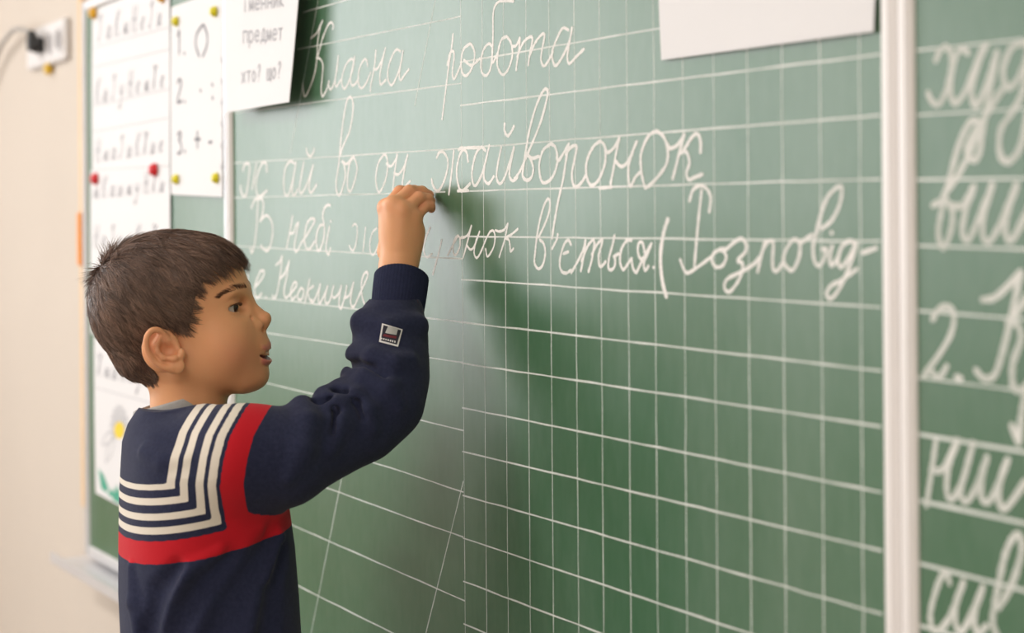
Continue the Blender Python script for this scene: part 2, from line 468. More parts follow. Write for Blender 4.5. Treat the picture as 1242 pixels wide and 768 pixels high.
word(S(*A, [
 [(690,290),(705,220),(712,150),(708,100),(692,85),(674,115),(655,220),(640,350),(628,480),(614,580),(618,640),(635,655),(655,600),(668,540),(660,480),(648,458),(675,475),(705,440)], [(690,290),(650,380),(640,420)],
 [(715,430),(690,480),(680,560),(682,620),(700,630),(725,560),(735,490),(715,430)]]), .0040, brdC)
A = ((440, 90), 4.52)
word(S(*A, [
 [(115,440),(85,490),(72,570),(80,630),(95,645),(125,580),(138,500),(130,450),(115,440)], [(130,490),(155,505),(180,470),(190,440)],
 [(190,440),(175,540),(165,640)], [(172,540),(195,550),(225,510),(247,443)], [(247,443),(230,520),(218,600),(228,620),(262,585)]]), .0036, brdC)
w4 = S(*A, [
 [(405,460),(420,430),(445,430),(468,480),(455,560),(430,620),(408,640),(385,610),(378,575)], [(500,420),(490,520),(472,660)], [(578,480),(570,430),(550,415),(530,450),(515,530),(525,610),(545,640),(590,600)], [(520,640),(580,638)],
 [(525,415),(545,405),(640,402)],
 [(675,420),(650,400),(620,440),(600,530),(605,600),(625,605),(660,530),(695,390)], [(695,390),(670,500),(665,570),(690,600),(720,560)],
 [(760,400),(740,500),(735,570),(755,600),(785,550),(830,400)], [(830,400),(810,500),(805,560),(825,585),(850,565)], [(778,270),(778,310),(795,338),(815,315),(830,285)]])
w4 += S((600, 90), 4.52, [
 [(105,580),(140,530),(180,440),(250,270),(290,120),(285,82),(265,95),(230,170),(195,290),(175,400),(160,500),(155,560),(180,582),(205,560),(212,510),(195,460),(182,445)], [(182,445),(210,460),(245,450)],
 [(310,380),(265,420),(245,500),(255,580),(280,595),(320,560),(345,480),(335,405),(310,380)], [(340,455),(350,475),(380,430),(408,380)],
 [(408,380),(395,450),(375,580),(350,690),(330,800),(315,900)], [(390,440),(420,400),(450,395),(440,460),(425,540),(430,600),(450,618),(480,590),(500,555)],
 [(580,365),(540,400),(505,480),(505,560),(530,610),(570,580),(605,490),(605,400),(580,365)]])
w4 += S((700, 130), 5.906, [
 [(200,290),(220,325),(265,290),(305,215)], [(305,215),(280,330),(260,450),(240,550)], [(270,380),(320,425),(370,380),(425,250)], [(430,245),(395,330),(370,420),(370,520),(385,565),(420,500),(460,460)],
 [(570,170),(510,210),(460,330),(460,450),(480,550),(500,575),(570,510),(640,410),(650,300),(620,210),(570,170)], [(650,270),(670,295),(720,270),(770,195)],
 [(770,195),(740,300),(710,420),(685,515)], [(885,325),(885,240),(860,190),(820,220),(770,300),(745,330)], [(760,310),(790,330),(805,400),(785,470),(800,520),(840,505),(900,480)], [(160,580),(250,572)]])
word(w4, .0038, brdC)
A = ((280, 230), 4.8)
word(S(*A, [
 [(120,105),(140,60),(157,58),(155,120),(150,220),(140,310),(125,365),(115,345)], [(157,60),(175,50),(190,80),(185,140),(170,185)], [(170,185),(205,150),(235,180),(245,240),(235,310),(215,355),(190,345),(175,325)]]), .0044, brdC, M_CHALK)
word(S(*A, [
 [(360,155),(345,240),(325,340)], [(340,255),(365,250),(380,210),(395,190)], [(395,190),(380,270),(370,340),(385,360),(410,310)],
 [(410,310),(440,270),(480,200),(490,175),(465,170),(440,210),(430,290),(440,340),(460,345),(490,300)],
 [(545,205),(520,210),(500,260),(500,330),(515,355),(540,290),(545,210),(535,160),(545,110),(565,90),(580,92)], [(575,215),(560,290),(555,350),(570,378),(580,340)], [(580,183),(584,188)]]), .0040, brdC)
w6 = S(*A, [
 [(708,215),(720,200),(735,215),(735,270),(725,330),(710,355),(695,340),(690,325)], [(785,220),(770,360)], [(850,225),(825,250),(810,310),(815,370),(835,375),(860,320)]])
w6 += [[(506, 285), (497, 300), (499, 315), (508, 312), (512, 296), (506, 285)], [(522, 276), (516, 290), (514, 304), (518, 312), (524, 308)], [(536, 291), (531, 312), (525, 333)]]
w6 += S((540, 230), 6.4, [
 [(20,510),(60,430),(100,360)], [(100,355),(75,385),(60,450),(70,505),(90,500),(115,440),(115,380),(100,355)], [(120,375),(150,370),(180,345),(205,280)], [(205,280),(180,380),(140,530)], [(170,435),(195,465),(220,450),(250,380),(268,325)],
 [(268,325),(240,400),(225,490),(245,530),(275,490),(320,380),(350,325)], [(350,325),(375,320),(388,370),(375,450),(330,520),(315,460)],
 [(390,315),(420,325),(460,310),(488,262)], [(488,262),(465,380),(420,525)], [(565,305),(520,345),(470,375),(495,390),(505,440),(508,480),(532,458)]])
word(w6, .0029, brdC)
w7 = S((540, 230), 6.4, [
 [(725,370),(760,300),(800,200),(815,110),(800,70),(770,120),(740,220),(715,350),(700,480),(695,570),(725,615),(760,580),(778,490),(765,420),(735,390)], [(875,345),(865,390),(830,460)]])
w7 += S((660, 250), 6.4, [
 [(210,300),(190,265),(160,290),(130,380),(122,460),(140,510),(175,520),(210,495)], [(150,370),(190,355)],
 [(210,520),(250,450),(300,350),(322,265)], [(322,265),(310,380),(285,505)], [(290,430),(340,310),(385,255)], [(385,255),(390,300),(370,420),(345,510)], [(370,380),(410,300),(450,260),(450,290),(425,380),(430,460),(450,465),(480,430)],
 [(548,225),(530,310),(505,400),(500,480),(525,495),(550,460),(550,400),(540,395),(580,370)], [(680,265),(640,270),(600,340),(590,430),(610,490),(630,480),(680,405)],
 [(680,405),(690,480),(715,515),(735,480),(770,400)], [(835,290),(800,350),(770,405),(745,405),(728,350),(735,290),(760,280),(775,320),(780,360)], [(835,290),(800,380),(775,440),(785,500),(812,465)], [(848,474),(853,478)]])
word(w7, .0034, brdC)
w8 = S((660, 250), 6.4, [[(962,100),(930,200),(908,330),(905,450),(920,590),(950,705)]])
word(w8, .0052, brdC, name='chalk_bracket')
w9 = S((810, 215), 4.953, [
 [(130,145),(150,80),(190,50),(230,65),(258,120),(250,210)], [(203,80),(185,250),(170,420),(160,540)], [(75,495),(95,550),(120,575),(180,540),(260,480)],
 [(310,435),(275,460),(265,500),(290,540),(330,530),(352,480),(335,445),(310,435),(345,430)],
 [(345,440),(395,395),(440,370),(470,400),(465,450),(420,500),(450,520),(440,590),(400,660),(365,690),(340,660),(360,610),(440,570),(520,520),(550,480)],
 [(585,385),(560,480),(540,570)], [(560,470),(590,400),(620,380),(635,400),(630,490),(635,555),(660,560),(700,500)]])
w9 += S((930, 215), 4.953, [
 [(150,380),(115,440),(100,500),(130,550),(160,555),(195,480),(200,400),(175,375),(150,380)], [(200,395),(240,370),(275,345)],
 [(330,310),(390,260),(440,160),(450,60),(410,70),(360,130),(325,230),(300,330),(280,420),(290,510),(320,530),(350,480),(358,430),(335,435)],
 [(395,410),(380,470),(385,525),(405,520),(435,470)], [(388,332),(394,338)],
 [(540,395),(490,385),(445,430),(430,510),(450,540),(490,490),(540,395)], [(540,395),(520,470),(480,580),(430,680),(385,730),(360,700),(390,650),(450,620),(545,550)], [(575,455),(660,425)]])
word(w9, .0036, brdC)
A = ((280, 230), 4.8)
word(S(*A, [
 [(100,480),(95,560),(100,610)], [(140,570),(180,520),(195,480),(175,475),(150,530),(138,590),(152,632),(180,605)], [(203,625),(207,632)]]), .0040, brdC)
word(S(*A, [
 [(262,440),(285,420),(300,385)], [(300,385),(290,480),(270,600),(250,635),(243,615)], [(285,520),(315,485),(340,415)], [(340,415),(325,510),(310,590),(320,630),(345,610)],
 [(345,610),(370,580),(385,550),(370,540),(350,590),(355,640),(380,620)], [(410,570),(390,610),(395,640),(415,635),(425,590),(410,570)],
 [(460,520),(445,590),(430,665)], [(482,560),(450,592),(460,640),(475,645)], [(465,650),(480,655),(505,600),(522,550)], [(522,550),(512,610),(512,660),(525,655)],
 [(525,655),(550,600),(565,560)], [(565,560),(550,620),(553,660),(575,650),(600,560)], [(600,560),(588,605),(600,630),(625,610),(645,560)], [(645,560),(632,630),(632,685),(645,690)],
 [(645,690),(665,620),(675,560)], [(660,630),(690,615),(715,540)], [(715,540),(698,640),(705,680),(720,680)], [(720,680),(755,600),(795,510),(795,482),(778,490),(762,540),(765,620),(780,670)]]), .0038, brdC)
# right board writing
word(S((1100, 30), 2.7394, [
 [(95,120),(115,80),(140,80),(150,130),(130,220),(105,265),(80,250),(70,225)], [(205,95),(180,80),(155,130),(145,220),(160,260),(190,230),(215,170),(250,80)],
 [(265,65),(235,140),(215,220),(230,270),(265,200),(300,90)], [(300,90),(280,200),(255,340),(240,430),(220,450),(200,430),(205,390),(250,320),(320,210)],
 [(400,60),(350,75),(320,150),(335,210),(375,170),(410,70)], [(410,70),(385,220),(350,290),(312,350),(310,430),(340,455),(380,400),(400,300)]]), .0053, brdR, M_SOFT)
word(S((1100, 30), 2.7394, [
 [(120,570),(170,500),(220,400),(240,335),(215,320),(180,380),(150,480),(120,600),(105,690),(120,740),(145,690),(152,620),(128,578)], [(85,600),(130,580)], [(150,600),(185,600),(220,540)],
 [(225,535),(195,620),(185,690),(205,715),(240,640),(285,530)], [(285,530),(255,640),(255,710),(280,715),(320,640),(365,530)], [(365,530),(330,650),(330,700),(350,715),(400,620),(430,540)], [(430,540),(410,640),(420,710)]]), .0053, brdR, M_SOFT)
word(S((1100, 310), 3.0704, [
 [(95,240),(115,205),(150,190),(175,220),(165,290),(120,370),(60,450)], [(60,455),(85,430),(120,455),(150,410)], [(182,453),(205,460)]]), .0053, brdR, M_SOFT, name='chalk_numeral')
word(S((1100, 310), 3.0704, [
 [(280,165),(330,155),(390,100),(425,60)], [(425,60),(395,200),(365,330),(330,440),(290,460),(255,425)], [(470,120),(430,180),(400,230),(375,250)], [(375,250),(410,255),(425,310),(395,400),(395,480),(420,505),(460,470)],
 [(440,520),(425,610),(418,700)], [(390,630),(405,670),(418,700)]]), .0053, brdR, M_SOFT)
word(S((1100, 510), 2.977, [
 [(105,75),(90,180),(70,310)], [(95,180),(130,175),(185,70)], [(185,70),(150,170),(145,260),(165,285),(200,220),(240,80)],
 [(240,80),(215,180),(195,260),(215,295),(250,240),(290,130)], [(290,130),(270,220),(270,280),(295,295),(330,230),(365,140)], [(365,140),(335,230),(335,300),(360,315),(430,220)]]), .0053, brdR, M_SOFT)
word(S((1100, 510), 2.977, [
 [(155,590),(140,545),(110,600),(85,700),(100,760),(150,720),(205,580)], [(205,580),(175,690),(185,760),(215,740),(275,600)], [(275,600),(245,700),(255,770),(290,740)],
 [(330,680),(380,590),(415,470),(400,410),(360,470),(330,600),(310,720),(330,790)]]), .0053, brdR, M_SOFT)

# ------------------------------------------------------------------ sheets of paper on the boards
def sheet(corners, y, label, bow=0.004, name='paper_sheet', n=10, curl=0.0, gloss=None):
    """corners in photo px: top-left, top-right, bottom-right, bottom-left, on the plane y"""
    c = [on_plane(px, py, y) for px, py in corners]
    v = []; th = 0.0006
    for side in (0, 1):
        for i in range(n + 1):
            for j in range(n + 1):
                s, t = j / n, i / n
                p = (c[0] * (1 - s) + c[1] * s) * (1 - t) + (c[3] * (1 - s) + c[2] * s) * t
                off = bow * math.sin(math.pi * s) * (0.4 + 0.6 * t) * 0.5 + curl * (t ** 3) * (0.3 + 0.7 * s) + bow * .25 * math.sin(5 * s + 3 * t)
                v.append((p[0], p[1] - abs(off) + side * th, p[2]))
    f = []
    q = (n + 1)
    for i in range(n):
        for j in range(n):
            a = i * q + j
            f.append((a, a + q, a + q + 1, a + 1))
            a += q * q
            f.append((a, a + 1, a + q + 1, a + q))
    edge = [j for j in range(q)] + [i * q + n for i in range(1, q)] + [n * q + j for j in range(n - 1, -1, -1)] + [i * q for i in range(n - 1, 0, -1)]
    for k in range(len(edge)):
        a, bb = edge[k], edge[(k + 1) % len(edge)]
        w0 = len(v); v += [v[a], v[bb], v[bb + q * q], v[a + q * q]]
        f.append((w0, w0 + 1, w0 + 2, w0 + 3))
    ctr = tuple((c[0] + c[1] + c[2] + c[3]) / 4)
    o = link(name, v, f, gloss or M_PAPER, None, True, ctr)
    tag(o, label, 'paper sheet')
    o.data.update()
    bpy.context.view_layer.update()
    bv = BVHTree.FromPolygons([Vector(p) for p in v], f)
    return o, bv, y
def ink(sh, strokes, w, m, name='printed_letters', off=.0004, n=5):
    """strokes (photo px) laid on the sheet's own surface"""
    o, bv, y = sh
    mb = MB()
    for st in strokes:
        ribbon(mb, plane_pts(st, y), w, 0.0, n=n)
    out = []
    for p in mb.v:
        h = bv.ray_cast(Vector((p[0], -0.3, p[2])), Vector((0, 1, 0)))
        yy = h[0].y - off if h[0] is not None else y - off - .002
        out.append((p[0], yy, p[2]))
    mb.v = out
    r = mb.build(name, m, o, fix=False); r['kind'] = 'stuff'; return r
def ink_poly(sh, polys, m, name, off=.0005):
    o, bv, y = sh
    mb = MB()
    for pl in polys:
        P = plane_pts(pl, y)
        vs = []
        for (x, z) in P:
            h = bv.ray_cast(Vector((x, -0.3, z)), Vector((0, 1, 0)))
            vs.append((x, (h[0].y if h[0] is not None else y - .002) - off, z))
        mb.add(vs, [tuple(range(len(vs)))])
    return mb.build(name, m, o, fix=False)
def wline(x0, y0, x1, y1, n): return [(x0 + (x1 - x0) * t, y0 + (y1 - y0) * t) for t in np.linspace(0, 1, n)]
# the handwriting charts
sh1 = sheet([(112, 13), (206, -24), (206.5, 201), (112, 206)], -.002, 'white handwriting chart under the top yellow-orange magnet', .003)
sh2 = sheet([(110, 206.5), (206.5, 201.5), (206.5, 428), (110.5, 405)], -.003, 'white handwriting chart held by two red magnets', .003)
sh3 = sheet([(114, 408), (206, 430), (206, 646), (116, 598)], -.004, 'white sheet with a drawn daisy below the handwriting charts', .003)
LET = {  # slanted school letters, unit cell 0..1 wide, 0 baseline .. 1 x-height .. 2 cap height
 'i': [[(.1,1),(.0,.2),(.15,0),(.5,.9),(.4,.1),(.6,.1)]], 'm': [[(.05,0),(.2,.9)], [(.2,.9),(.3,.1),(.55,.9)], [(.55,.9),(.5,.05),(.7,.15)]],
 'a': [[(.5,.8),(.3,.95),(.05,.5),(.15,.05),(.4,.3),(.55,.95)], [(.55,.95),(.5,.1),(.7,.1)]], 'e': [[(.05,.4),(.4,.6),(.45,.9),(.2,.9),(.05,.4),(.2,.05),(.5,.2)]],
 'K': [[(.2,2),(.1,.8),(0,0)], [(.6,2),(.15,1)], [(.15,1),(.4,.6),(.4,.1),(.65,.1)]], 'H': [[(.1,2),(.05,0)], [(.05,1),(.5,1)], [(.55,2),(.5,.1),(.65,.1)]],
 'J': [[(.05,1.6),(.25,2),(.45,1.9)], [(.35,1.95),(.3,.6),(.15,0),(0,.3)]], 'X': [[(.0,1.8),(.2,2),(.25,1),(.05,.05)], [(.6,1.9),(.35,1.6),(.3,.5),(.5,.05)]], 'y': [[(.1,1),(.05,.4),(.4,.5),(.5,1)], [(.5,1),(.3,-.5),(.1,-.9),(0,-.5)]]}
def row(x0, y0, x1, y1, h, text, slant=.25):
    out = []
    n = len(text)
    for i, ch in enumerate(text):
        if ch == ' ': continue
        t = i / n
        bxx = x0 + (x1 - x0) * t; byy = y0 + (y1 - y0) * t
        cw = (x1 - x0) / n * .85
        for st in LET[ch]:
            out.append([(bxx + (u + slant * v_ * .5) * cw, byy + (y1 - y0) * u / n - v_ * h) for u, v_ in st])
    return out
ink(sh1, row(119, 51, 201, 29, 16, 'JaKmHeJi'), .0024, M_PRINTD)
ink(sh1, row(116, 126, 204, 105, 15, 'KiJyHemXe'), .0024, M_PRINTD)
ink(sh1, row(116, 197, 203, 184, 14, 'HmaJiKXie'), .0024, M_PRINTD)
ink(sh1, [wline(114, 58, 205, 33, 3), wline(114, 82, 205, 60, 3), wline(114, 129, 205, 108, 3), wline(114, 160, 205, 143, 3)], .0012, M_PRINT, 'guide_lines')
ink(sh2, row(114, 241, 204, 232, 13, 'mKaimyHXi'), .0024, M_PRINTD)
ink(sh2, row(114, 300, 204, 298, 13, 'HeJimKaXe'), .0024, M_PRINTD)
ink(sh2, row(114, 352, 204, 356, 13, 'KmiHaJeyX'), .0024, M_PRINTD)
ink(sh3, row(118, 455, 204, 474, 13, 'XmiHeyKaJ'), .0026, M_PRINTD)
ink(sh3, [wline(116, 470, 205, 495, 3)], .0012, M_PRINT, 'guide_lines')
m_yel = mat('felt_yellow', (0.85, 0.62, 0.03), 0.7); m_grn = mat('felt_green', (0.06, 0.36, 0.24), 0.7); m_ppink = mat('felt_white', (0.93, 0.93, 0.92), 0.6)
pet = []
pcx, pcy = 145.5, 522
petals = []
for k in range(11):
    a = math.radians(200 - k * 24 + 20)
    L_ = 40 if math.sin(a) < 0 else 20
    dx, dy = math.cos(a), -math.sin(a)
    base = (pcx + dx * 6, pcy + dy * 9); tip = (pcx + dx * L_ * .55, pcy + dy * L_ * 1.5)
    sx, sy = -dy * 3.2, dx * 6
    mid = ((base[0] + tip[0]) / 2, (base[1] + tip[1]) / 2)
    petals.append([base, (mid[0] + sx, mid[1] + sy), tip, (mid[0] - sx, mid[1] - sy), base])
ink(sh3, petals, .0022, M_PRINT, 'daisy_petals')
ink_poly(sh3, [[(pcx + 6.2 * math.cos(t), pcy + 10.5 * math.sin(t)) for t in np.linspace(0, 2 * math.pi, 14, endpoint=False)]], m_yel, 'daisy_centre')
ink_poly(sh3, [[(120, 568), (126, 576), (132, 592), (130, 598), (123, 592)], [(131, 600), (136, 592), (140, 600), (138, 604)], [(137, 606), (142, 588), (146, 598), (148, 612), (143, 610)], [(150, 612), (158, 590), (162, 600), (158, 618)]], m_grn, 'daisy_leaves')
# numbered sign sheet
sh4 = sheet([(207.5, 9), (270.5, -13), (270.5, 239), (207.5, 236)], -.006, 'tall white sheet numbered 1 to 3 with signs, yellow magnets at corners', .003)
def q4(x, y): return (207.5 + x / 3.656 - (207.5 - 100) , y / 3.656)
O = ((100, 0), 3.656)
ink(sh4, S(*O, [[(425,160),(433,140),(433,240)], [(455,235),(458,240)], [(535,110),(510,150),(505,200),(520,250)], [(540,110),(555,160),(550,210),(535,250)],
   [(425,370),(432,352),(442,365),(436,400),(424,452),(444,448)], [(456,450),(459,453)], [(524,400),(527,404)], [(576,372),(579,380)], [(577,430),(580,440)],
   [(425,600),(435,585),(440,605),(430,620),(440,640),(438,675),(424,680)], [(455,668),(458,675)], [(500,618),(524,618)], [(511,585),(512,655)], [(563,632),(576,630)]]), .0050, M_PRINTD, 'printed_signs')
ink(sh4, [[(269, 70 + 26 * k), (269.3, 75 + 26 * k)] for k in range(6)], .004, M_PRINT, 'edge_marks')
# laminated word card
sh5 = sheet([(273, -60), (367, -92), (355, 124), (274, 137)], -.026, 'laminated white card with printed question words over the board frame', .006, curl=.004)
def q5(st): return S((260, 0), 4.8, st)
def serif_row(x0, y0, x1, y1, h, text):
    G = {'п': [[(0,0),(0,1)],[(0,1),(.7,1)],[(.7,1),(.7,0)]], 'р': [[(0,-.45),(0,1)],[(0,.85),(.4,1),(.7,.5),(.4,0),(0,.15)]], 'е': [[(.05,.55),(.65,.55),(.55,.95),(.2,.95),(0,.5),(.2,.03),(.65,.15)]],
         'д': [[(.0,-.2),(.05,.05),(.75,.05),(.75,-.2)],[(.15,.05),(.3,1),(.6,1),(.6,.05)]], 'м': [[(0,0),(.05,1),(.35,.1),(.65,1),(.72,0)]], 'т': [[(0,1),(.7,1)],[(.35,1),(.35,0)]],
         'х': [[(0,1),(.7,0)],[(.7,1),(0,0)]], 'о': [[(.35,1),(0,.5),(.35,0),(.7,.5),(.35,1)]], '?': [[(.15,1.2),(.35,1.5),(.6,1.2),(.35,.7),(.33,.35)],[(.33,.05),(.34,0)]],
         'щ': [[(0,1),(0,0),(.8,0),(.85,-.25)],[(.38,1),(.38,0)],[(.76,1),(.76,0)]], 'і': [[(.3,1),(.3,0)],[(.3,1.35),(.31,1.3)]], 'н': [[(0,0),(0,1)],[(0,.5),(.65,.5)],[(.65,0),(.65,1)]], 'и': [[(0,1),(0,0)],[(0,0),(.65,1)],[(.65,1),(.65,0)]], 'к': [[(0,0),(0,1)],[(.65,1),(.05,.5),(.65,0)]]}
    out = []; n = len(text)
    for i, ch in enumerate(text):
        if ch == ' ': continue
        for st in G[ch]:
            out.append([(x0 + (x1 - x0) * (i + u * .95) / n, y0 + (y1 - y0) * (i + u) / n - v_ * h) for u, v_ in st])
    return out
for (x0, y0, x1, y1, t, h) in ((297, 14.5, 347, 7, 'іменник', 13), (297, 52, 346, 48, 'предмет', 13.5), (295, 101, 346, 94, 'хто? що?', 13)):
    mb_st = serif_row(x0, y0, x1, y1, h, t)
    ink(sh5, [wline(*st[0], *st[1], 3) if len(st) == 2 else st for st in mb_st], .0030, M_PRINT, 'printed_word', n=4)
m_edge = mat('print_blackish', (0.12, 0.12, 0.14), 0.6)
# big blank sheet near the right frame
sh6 = sheet([(797, -80), (1066, -128), (1060, 38.5), (802, 73)], -.004, 'large blank white sheet hanging at the top of the board near the rail', .003)

# round magnets
def magnet(px, py, y, r, m, label):
    c = on_plane(px, py, y)
    mb = MB(); prof = [(0, 0), (1, 0), (1.0, .18), (.93, .30), (.80, .42), (.78, .62), (.66, .82), (.40, .95), (0, 1.0)]
    seg = 18; H = r * .95
    v = []
    for rr, h in prof:
        for k in range(seg):
            a = 2 * math.pi * k / seg
            v.append((c[0] + r * rr * math.cos(a), c[1] - H * h, c[2] + r * rr * math.sin(a)))
    f = []
    for i in range(len(prof) - 1):
        for k in range(seg):
            k2 = (k + 1) % seg
            f.append((i * seg + k, i * seg + k2, (i + 1) * seg + k2, (i + 1) * seg + k))
    mb.add(v, f)
    o = mb.build('round_magnet', m, None, True, tuple(c))
    return tag(o, label, 'magnet', 'round magnets on the notice sheets')
m_or = mat('magnet_amber', (0.85, 0.45, 0.02), 0.3); m_y = mat('magnet_yellow', (0.82, 0.72, 0.02), 0.3); m_r = mat('magnet_red', (0.72, 0.02, 0.03), 0.3)
magnet(114.5, 16, -.0045, .0115, m_or, 'amber yellow round magnet on the top handwriting chart')
magnet(197, -4, -.0045, .0105, m_or, 'amber round magnet on handwriting chart corner above the sign sheet')
magnet(116.5, 217, -.0055, .0115, m_r, 'red round magnet next to the outer frame rail')
magnet(188, 206, -.0055, .0115, m_r, 'red round magnet beside the numbered sign sheet')
magnet(214, 26, -.0085, .0085, m_y, 'yellow round magnet above the numeral 1 on the sign sheet')
magnet(260.5, 14, -.0085, .0085, m_y, 'yellow round magnet at sign sheet top beside the laminated card')
magnet(214, 217.5, -.0085, .0085, m_y, 'yellow round magnet below the numeral 3 on the sign sheet')
magnet(262.5, 216, -.0085, .0085, m_y, 'yellow round magnet below the minus sign on the sign sheet')

# ------------------------------------------------------------------ wall socket, cable, batten
WY = WALL_Y
m_sock = mat('socket_white', (0.78, 0.76, 0.76), 0.4); m_dark = mat('socket_dark', (0.30, 0.28, 0.28), 0.6); m_blk = mat('plug_black', (0.02, 0.02, 0.022), 0.45)
p00 = on_plane(40, 60, WY); p11 = on_plane(86, 48, WY)
sx0, sx1 = p00[0], p11[0]
zc = (bz(64, 54, WY)); sh_ = .043
rt = tag(empty('wall_socket', ((sx0 + sx1) / 2, WY, zc)), 'white four-gang wall socket on the cream wall beside the board', 'socket')
b = MB(); b.box(sx0, sx1, WY - .014, WY, zc - sh_, zc + sh_, .005); b.build('socket_plate', m_sock, rt)
gw = (sx1 - sx0) / 4
for k in range(4):
    xc = sx0 + gw * (k + .5)
    if k > 0:
        b = MB(); seg = 20; v = []
        for rr, yy in ((.027, WY - .0135), (.027, WY - .0165), (.023, WY - .0165), (.022, WY - .0145)):
            v += [(xc + rr * math.cos(2 * math.pi * i / seg), yy, zc + rr * math.sin(2 * math.pi * i / seg)) for i in range(seg)]
        f = [(i * seg + j, i * seg + (j + 1) % seg, (i + 1) * seg + (j + 1) % seg, (i + 1) * seg + j) for i in range(3) for j in range(seg)]
        f.append(tuple(3 * seg + j for j in range(seg)))
        b.add(v, f); s_ = b.build('socket_face', m_sock, rt)
        b = MB()
        disc(b, xc, zc, .0195, WY - .0152, 20); b.build('socket_recess', m_dark, s_)
xc = sx0 + gw * .45
pr = tag(empty('power_plug', (sx0 + .02, WY - .03, zc)), 'black plug with grey cable in the wall socket', 'plug')
PY = WY - .036
xc = float(on_plane(39.5, 53, PY)[0])
b = MB(); tube(b, [(xc, WY - .0150, zc), (xc, WY - .036, zc)], [.017, .0165], 16); tube(b, [(xc, WY - .034, zc - .012), (xc, WY - .036, zc + .010), (xc - .004, WY - .037, zc + .028)], [.014, .013, .0075], 12)
b.build('plug_body', m_blk, pr, True)
b = MB()
cabp = [(xc - .004, WY - .037, zc + .024)]
for px, py, yy in ((33, 38, -.036), (25, 35, -.034), (16, 37, -.032), (8, 46, -.030), (0, 58, -.027), (-7, 80, -.02), (-14, 130, -.012), (-16, 260, -.012), (-16, 420, -.012), (-16, 620, -.012), (-16, 760, -.010)):
    cabp.append(tuple(on_plane(px, py, WY + yy)))
cabp.append((cabp[-1][0], cabp[-1][1], .09)); tube(b, cabp, .0052, 10); b.build('cable', mat('cable_grey', (0.42, 0.40, 0.38), 0.5), pr, True)
c = on_plane(64, 84, WY)
b = MB()
def blob(mb, c, r, seg=14, rings=8):
    v = []; f = []
    for i in range(rings + 1):
        t = math.pi * i / rings
        for k in range(seg):
            a = 2 * math.pi * k / seg
            v.append((c[0] + r[0] * math.sin(t) * math.cos(a), c[1] + r[1] * math.sin(t) * math.sin(a), c[2] + r[2] * math.cos(t)))
    for i in range(rings):
        for k in range(seg):
            f.append((i * seg + k, i * seg + (k + 1) % seg, (i + 1) * seg + (k + 1) % seg, (i + 1) * seg + k))
    mb.add(v, f)
blob(b, (c[0], WY - .010, c[2]), (.0125, .009, .0125)); tube(b, [(c[0], WY - .004, c[2]), (c[0], WY, c[2])], [.006, .006], 10)
tag(b.build('push_pin', mat('pin_yellow', (0.82, 0.52, 0.03), 0.35), None, True, (c[0], WY, c[2])), 'yellow push pin in the wall under the socket', 'push pin')
# pale wooden batten and an orange strip standing against the frame
xb1 = bx(100.3, 300, WY - .012); xb0 = bx(96.2, 300, WY - .012)
zb0 = bz(98, 610, WY); zb1 = BZ1 + .1
b = MB(); b.box(xb0, xb1, WY - .012, WY, zb0, zb1, .002)
tag(b.build('wooden_batten', mat('batten_wood', (0.80, 0.56, 0.32), 0.55, noise=0.12, nscale=25), None), 'pale wooden batten on the wall along the board edge', 'batten')
z0_, z1_ = bz(98, 322, WY - .014), bz(98, 258, WY - .014)
b = MB(); b.box(xb0 + .001, xb1 - .001, WY - .017, WY - .0125, z0_, z1_, .0015)
tag(b.build('orange_strip', mat('strip_orange', (0.90, 0.30, 0.02), 0.4), None), 'short bright orange plastic strip fixed on the wooden batten', 'strip')

# ------------------------------------------------------------------ the boy
AX = np.stack([R0, U0, -FWD])                 # boy frame: a to the photo's right, b up, c towards the camera
def to_world(Q): return CAM + np.asarray(Q) @ AX
def Lp(px, py, s):
    return (pt(px, py, s) - CAM) @ AX.T
def smin(a, b, k):
    h = np.maximum(k - np.abs(a - b), 0) / k
    return np.minimum(a, b) - h * h * k * 0.25
def smax(a, b, k): return -smin(-a, -b, k)
def ell(P, c, r, axes=None):
    q = P - np.asarray(c, np.float32)
    if axes is not None: q = q @ np.asarray(axes, np.float32).T
    r = np.asarray(r, np.float32)
    k0 = np.linalg.norm(q / r, axis=1); k1 = np.linalg.norm(q / (r * r), axis=1) + 1e-9
    return k0 * (k0 - 1) / k1
def cap(P, a, b, r1, r2=None):
    a = np.asarray(a, np.float32); b = np.asarray(b, np.float32)
    if r2 is None: r2 = r1
    ba = b - a
    t = np.clip(((P - a) @ ba) / max(float(ba @ ba), 1e-12), 0, 1)
    return np.linalg.norm(P - a - t[:, None] * ba, axis=1) - (r1 + (r2 - r1) * t)
def chain(P, pts, rad, k=0.004):
    d = None
    for i in range(len(pts) - 1):
        e = cap(P, pts[i], pts[i + 1], rad[i], rad[i + 1])
        d = e if d is None else smin(d, e, k)
    return d
def rot2(deg, ax='c'):
    a = math.radians(deg); c_, s_ = math.cos(a), math.sin(a)
    if ax == 'c': return np.array([[c_, s_, 0], [-s_, c_, 0], [0, 0, 1]])
    if ax == 'b': return np.array([[c_, 0, -s_], [0, 1, 0], [s_, 0, c_]])
    return np.array([[1, 0, 0], [0, c_, s_], [0, -s_, c_]])
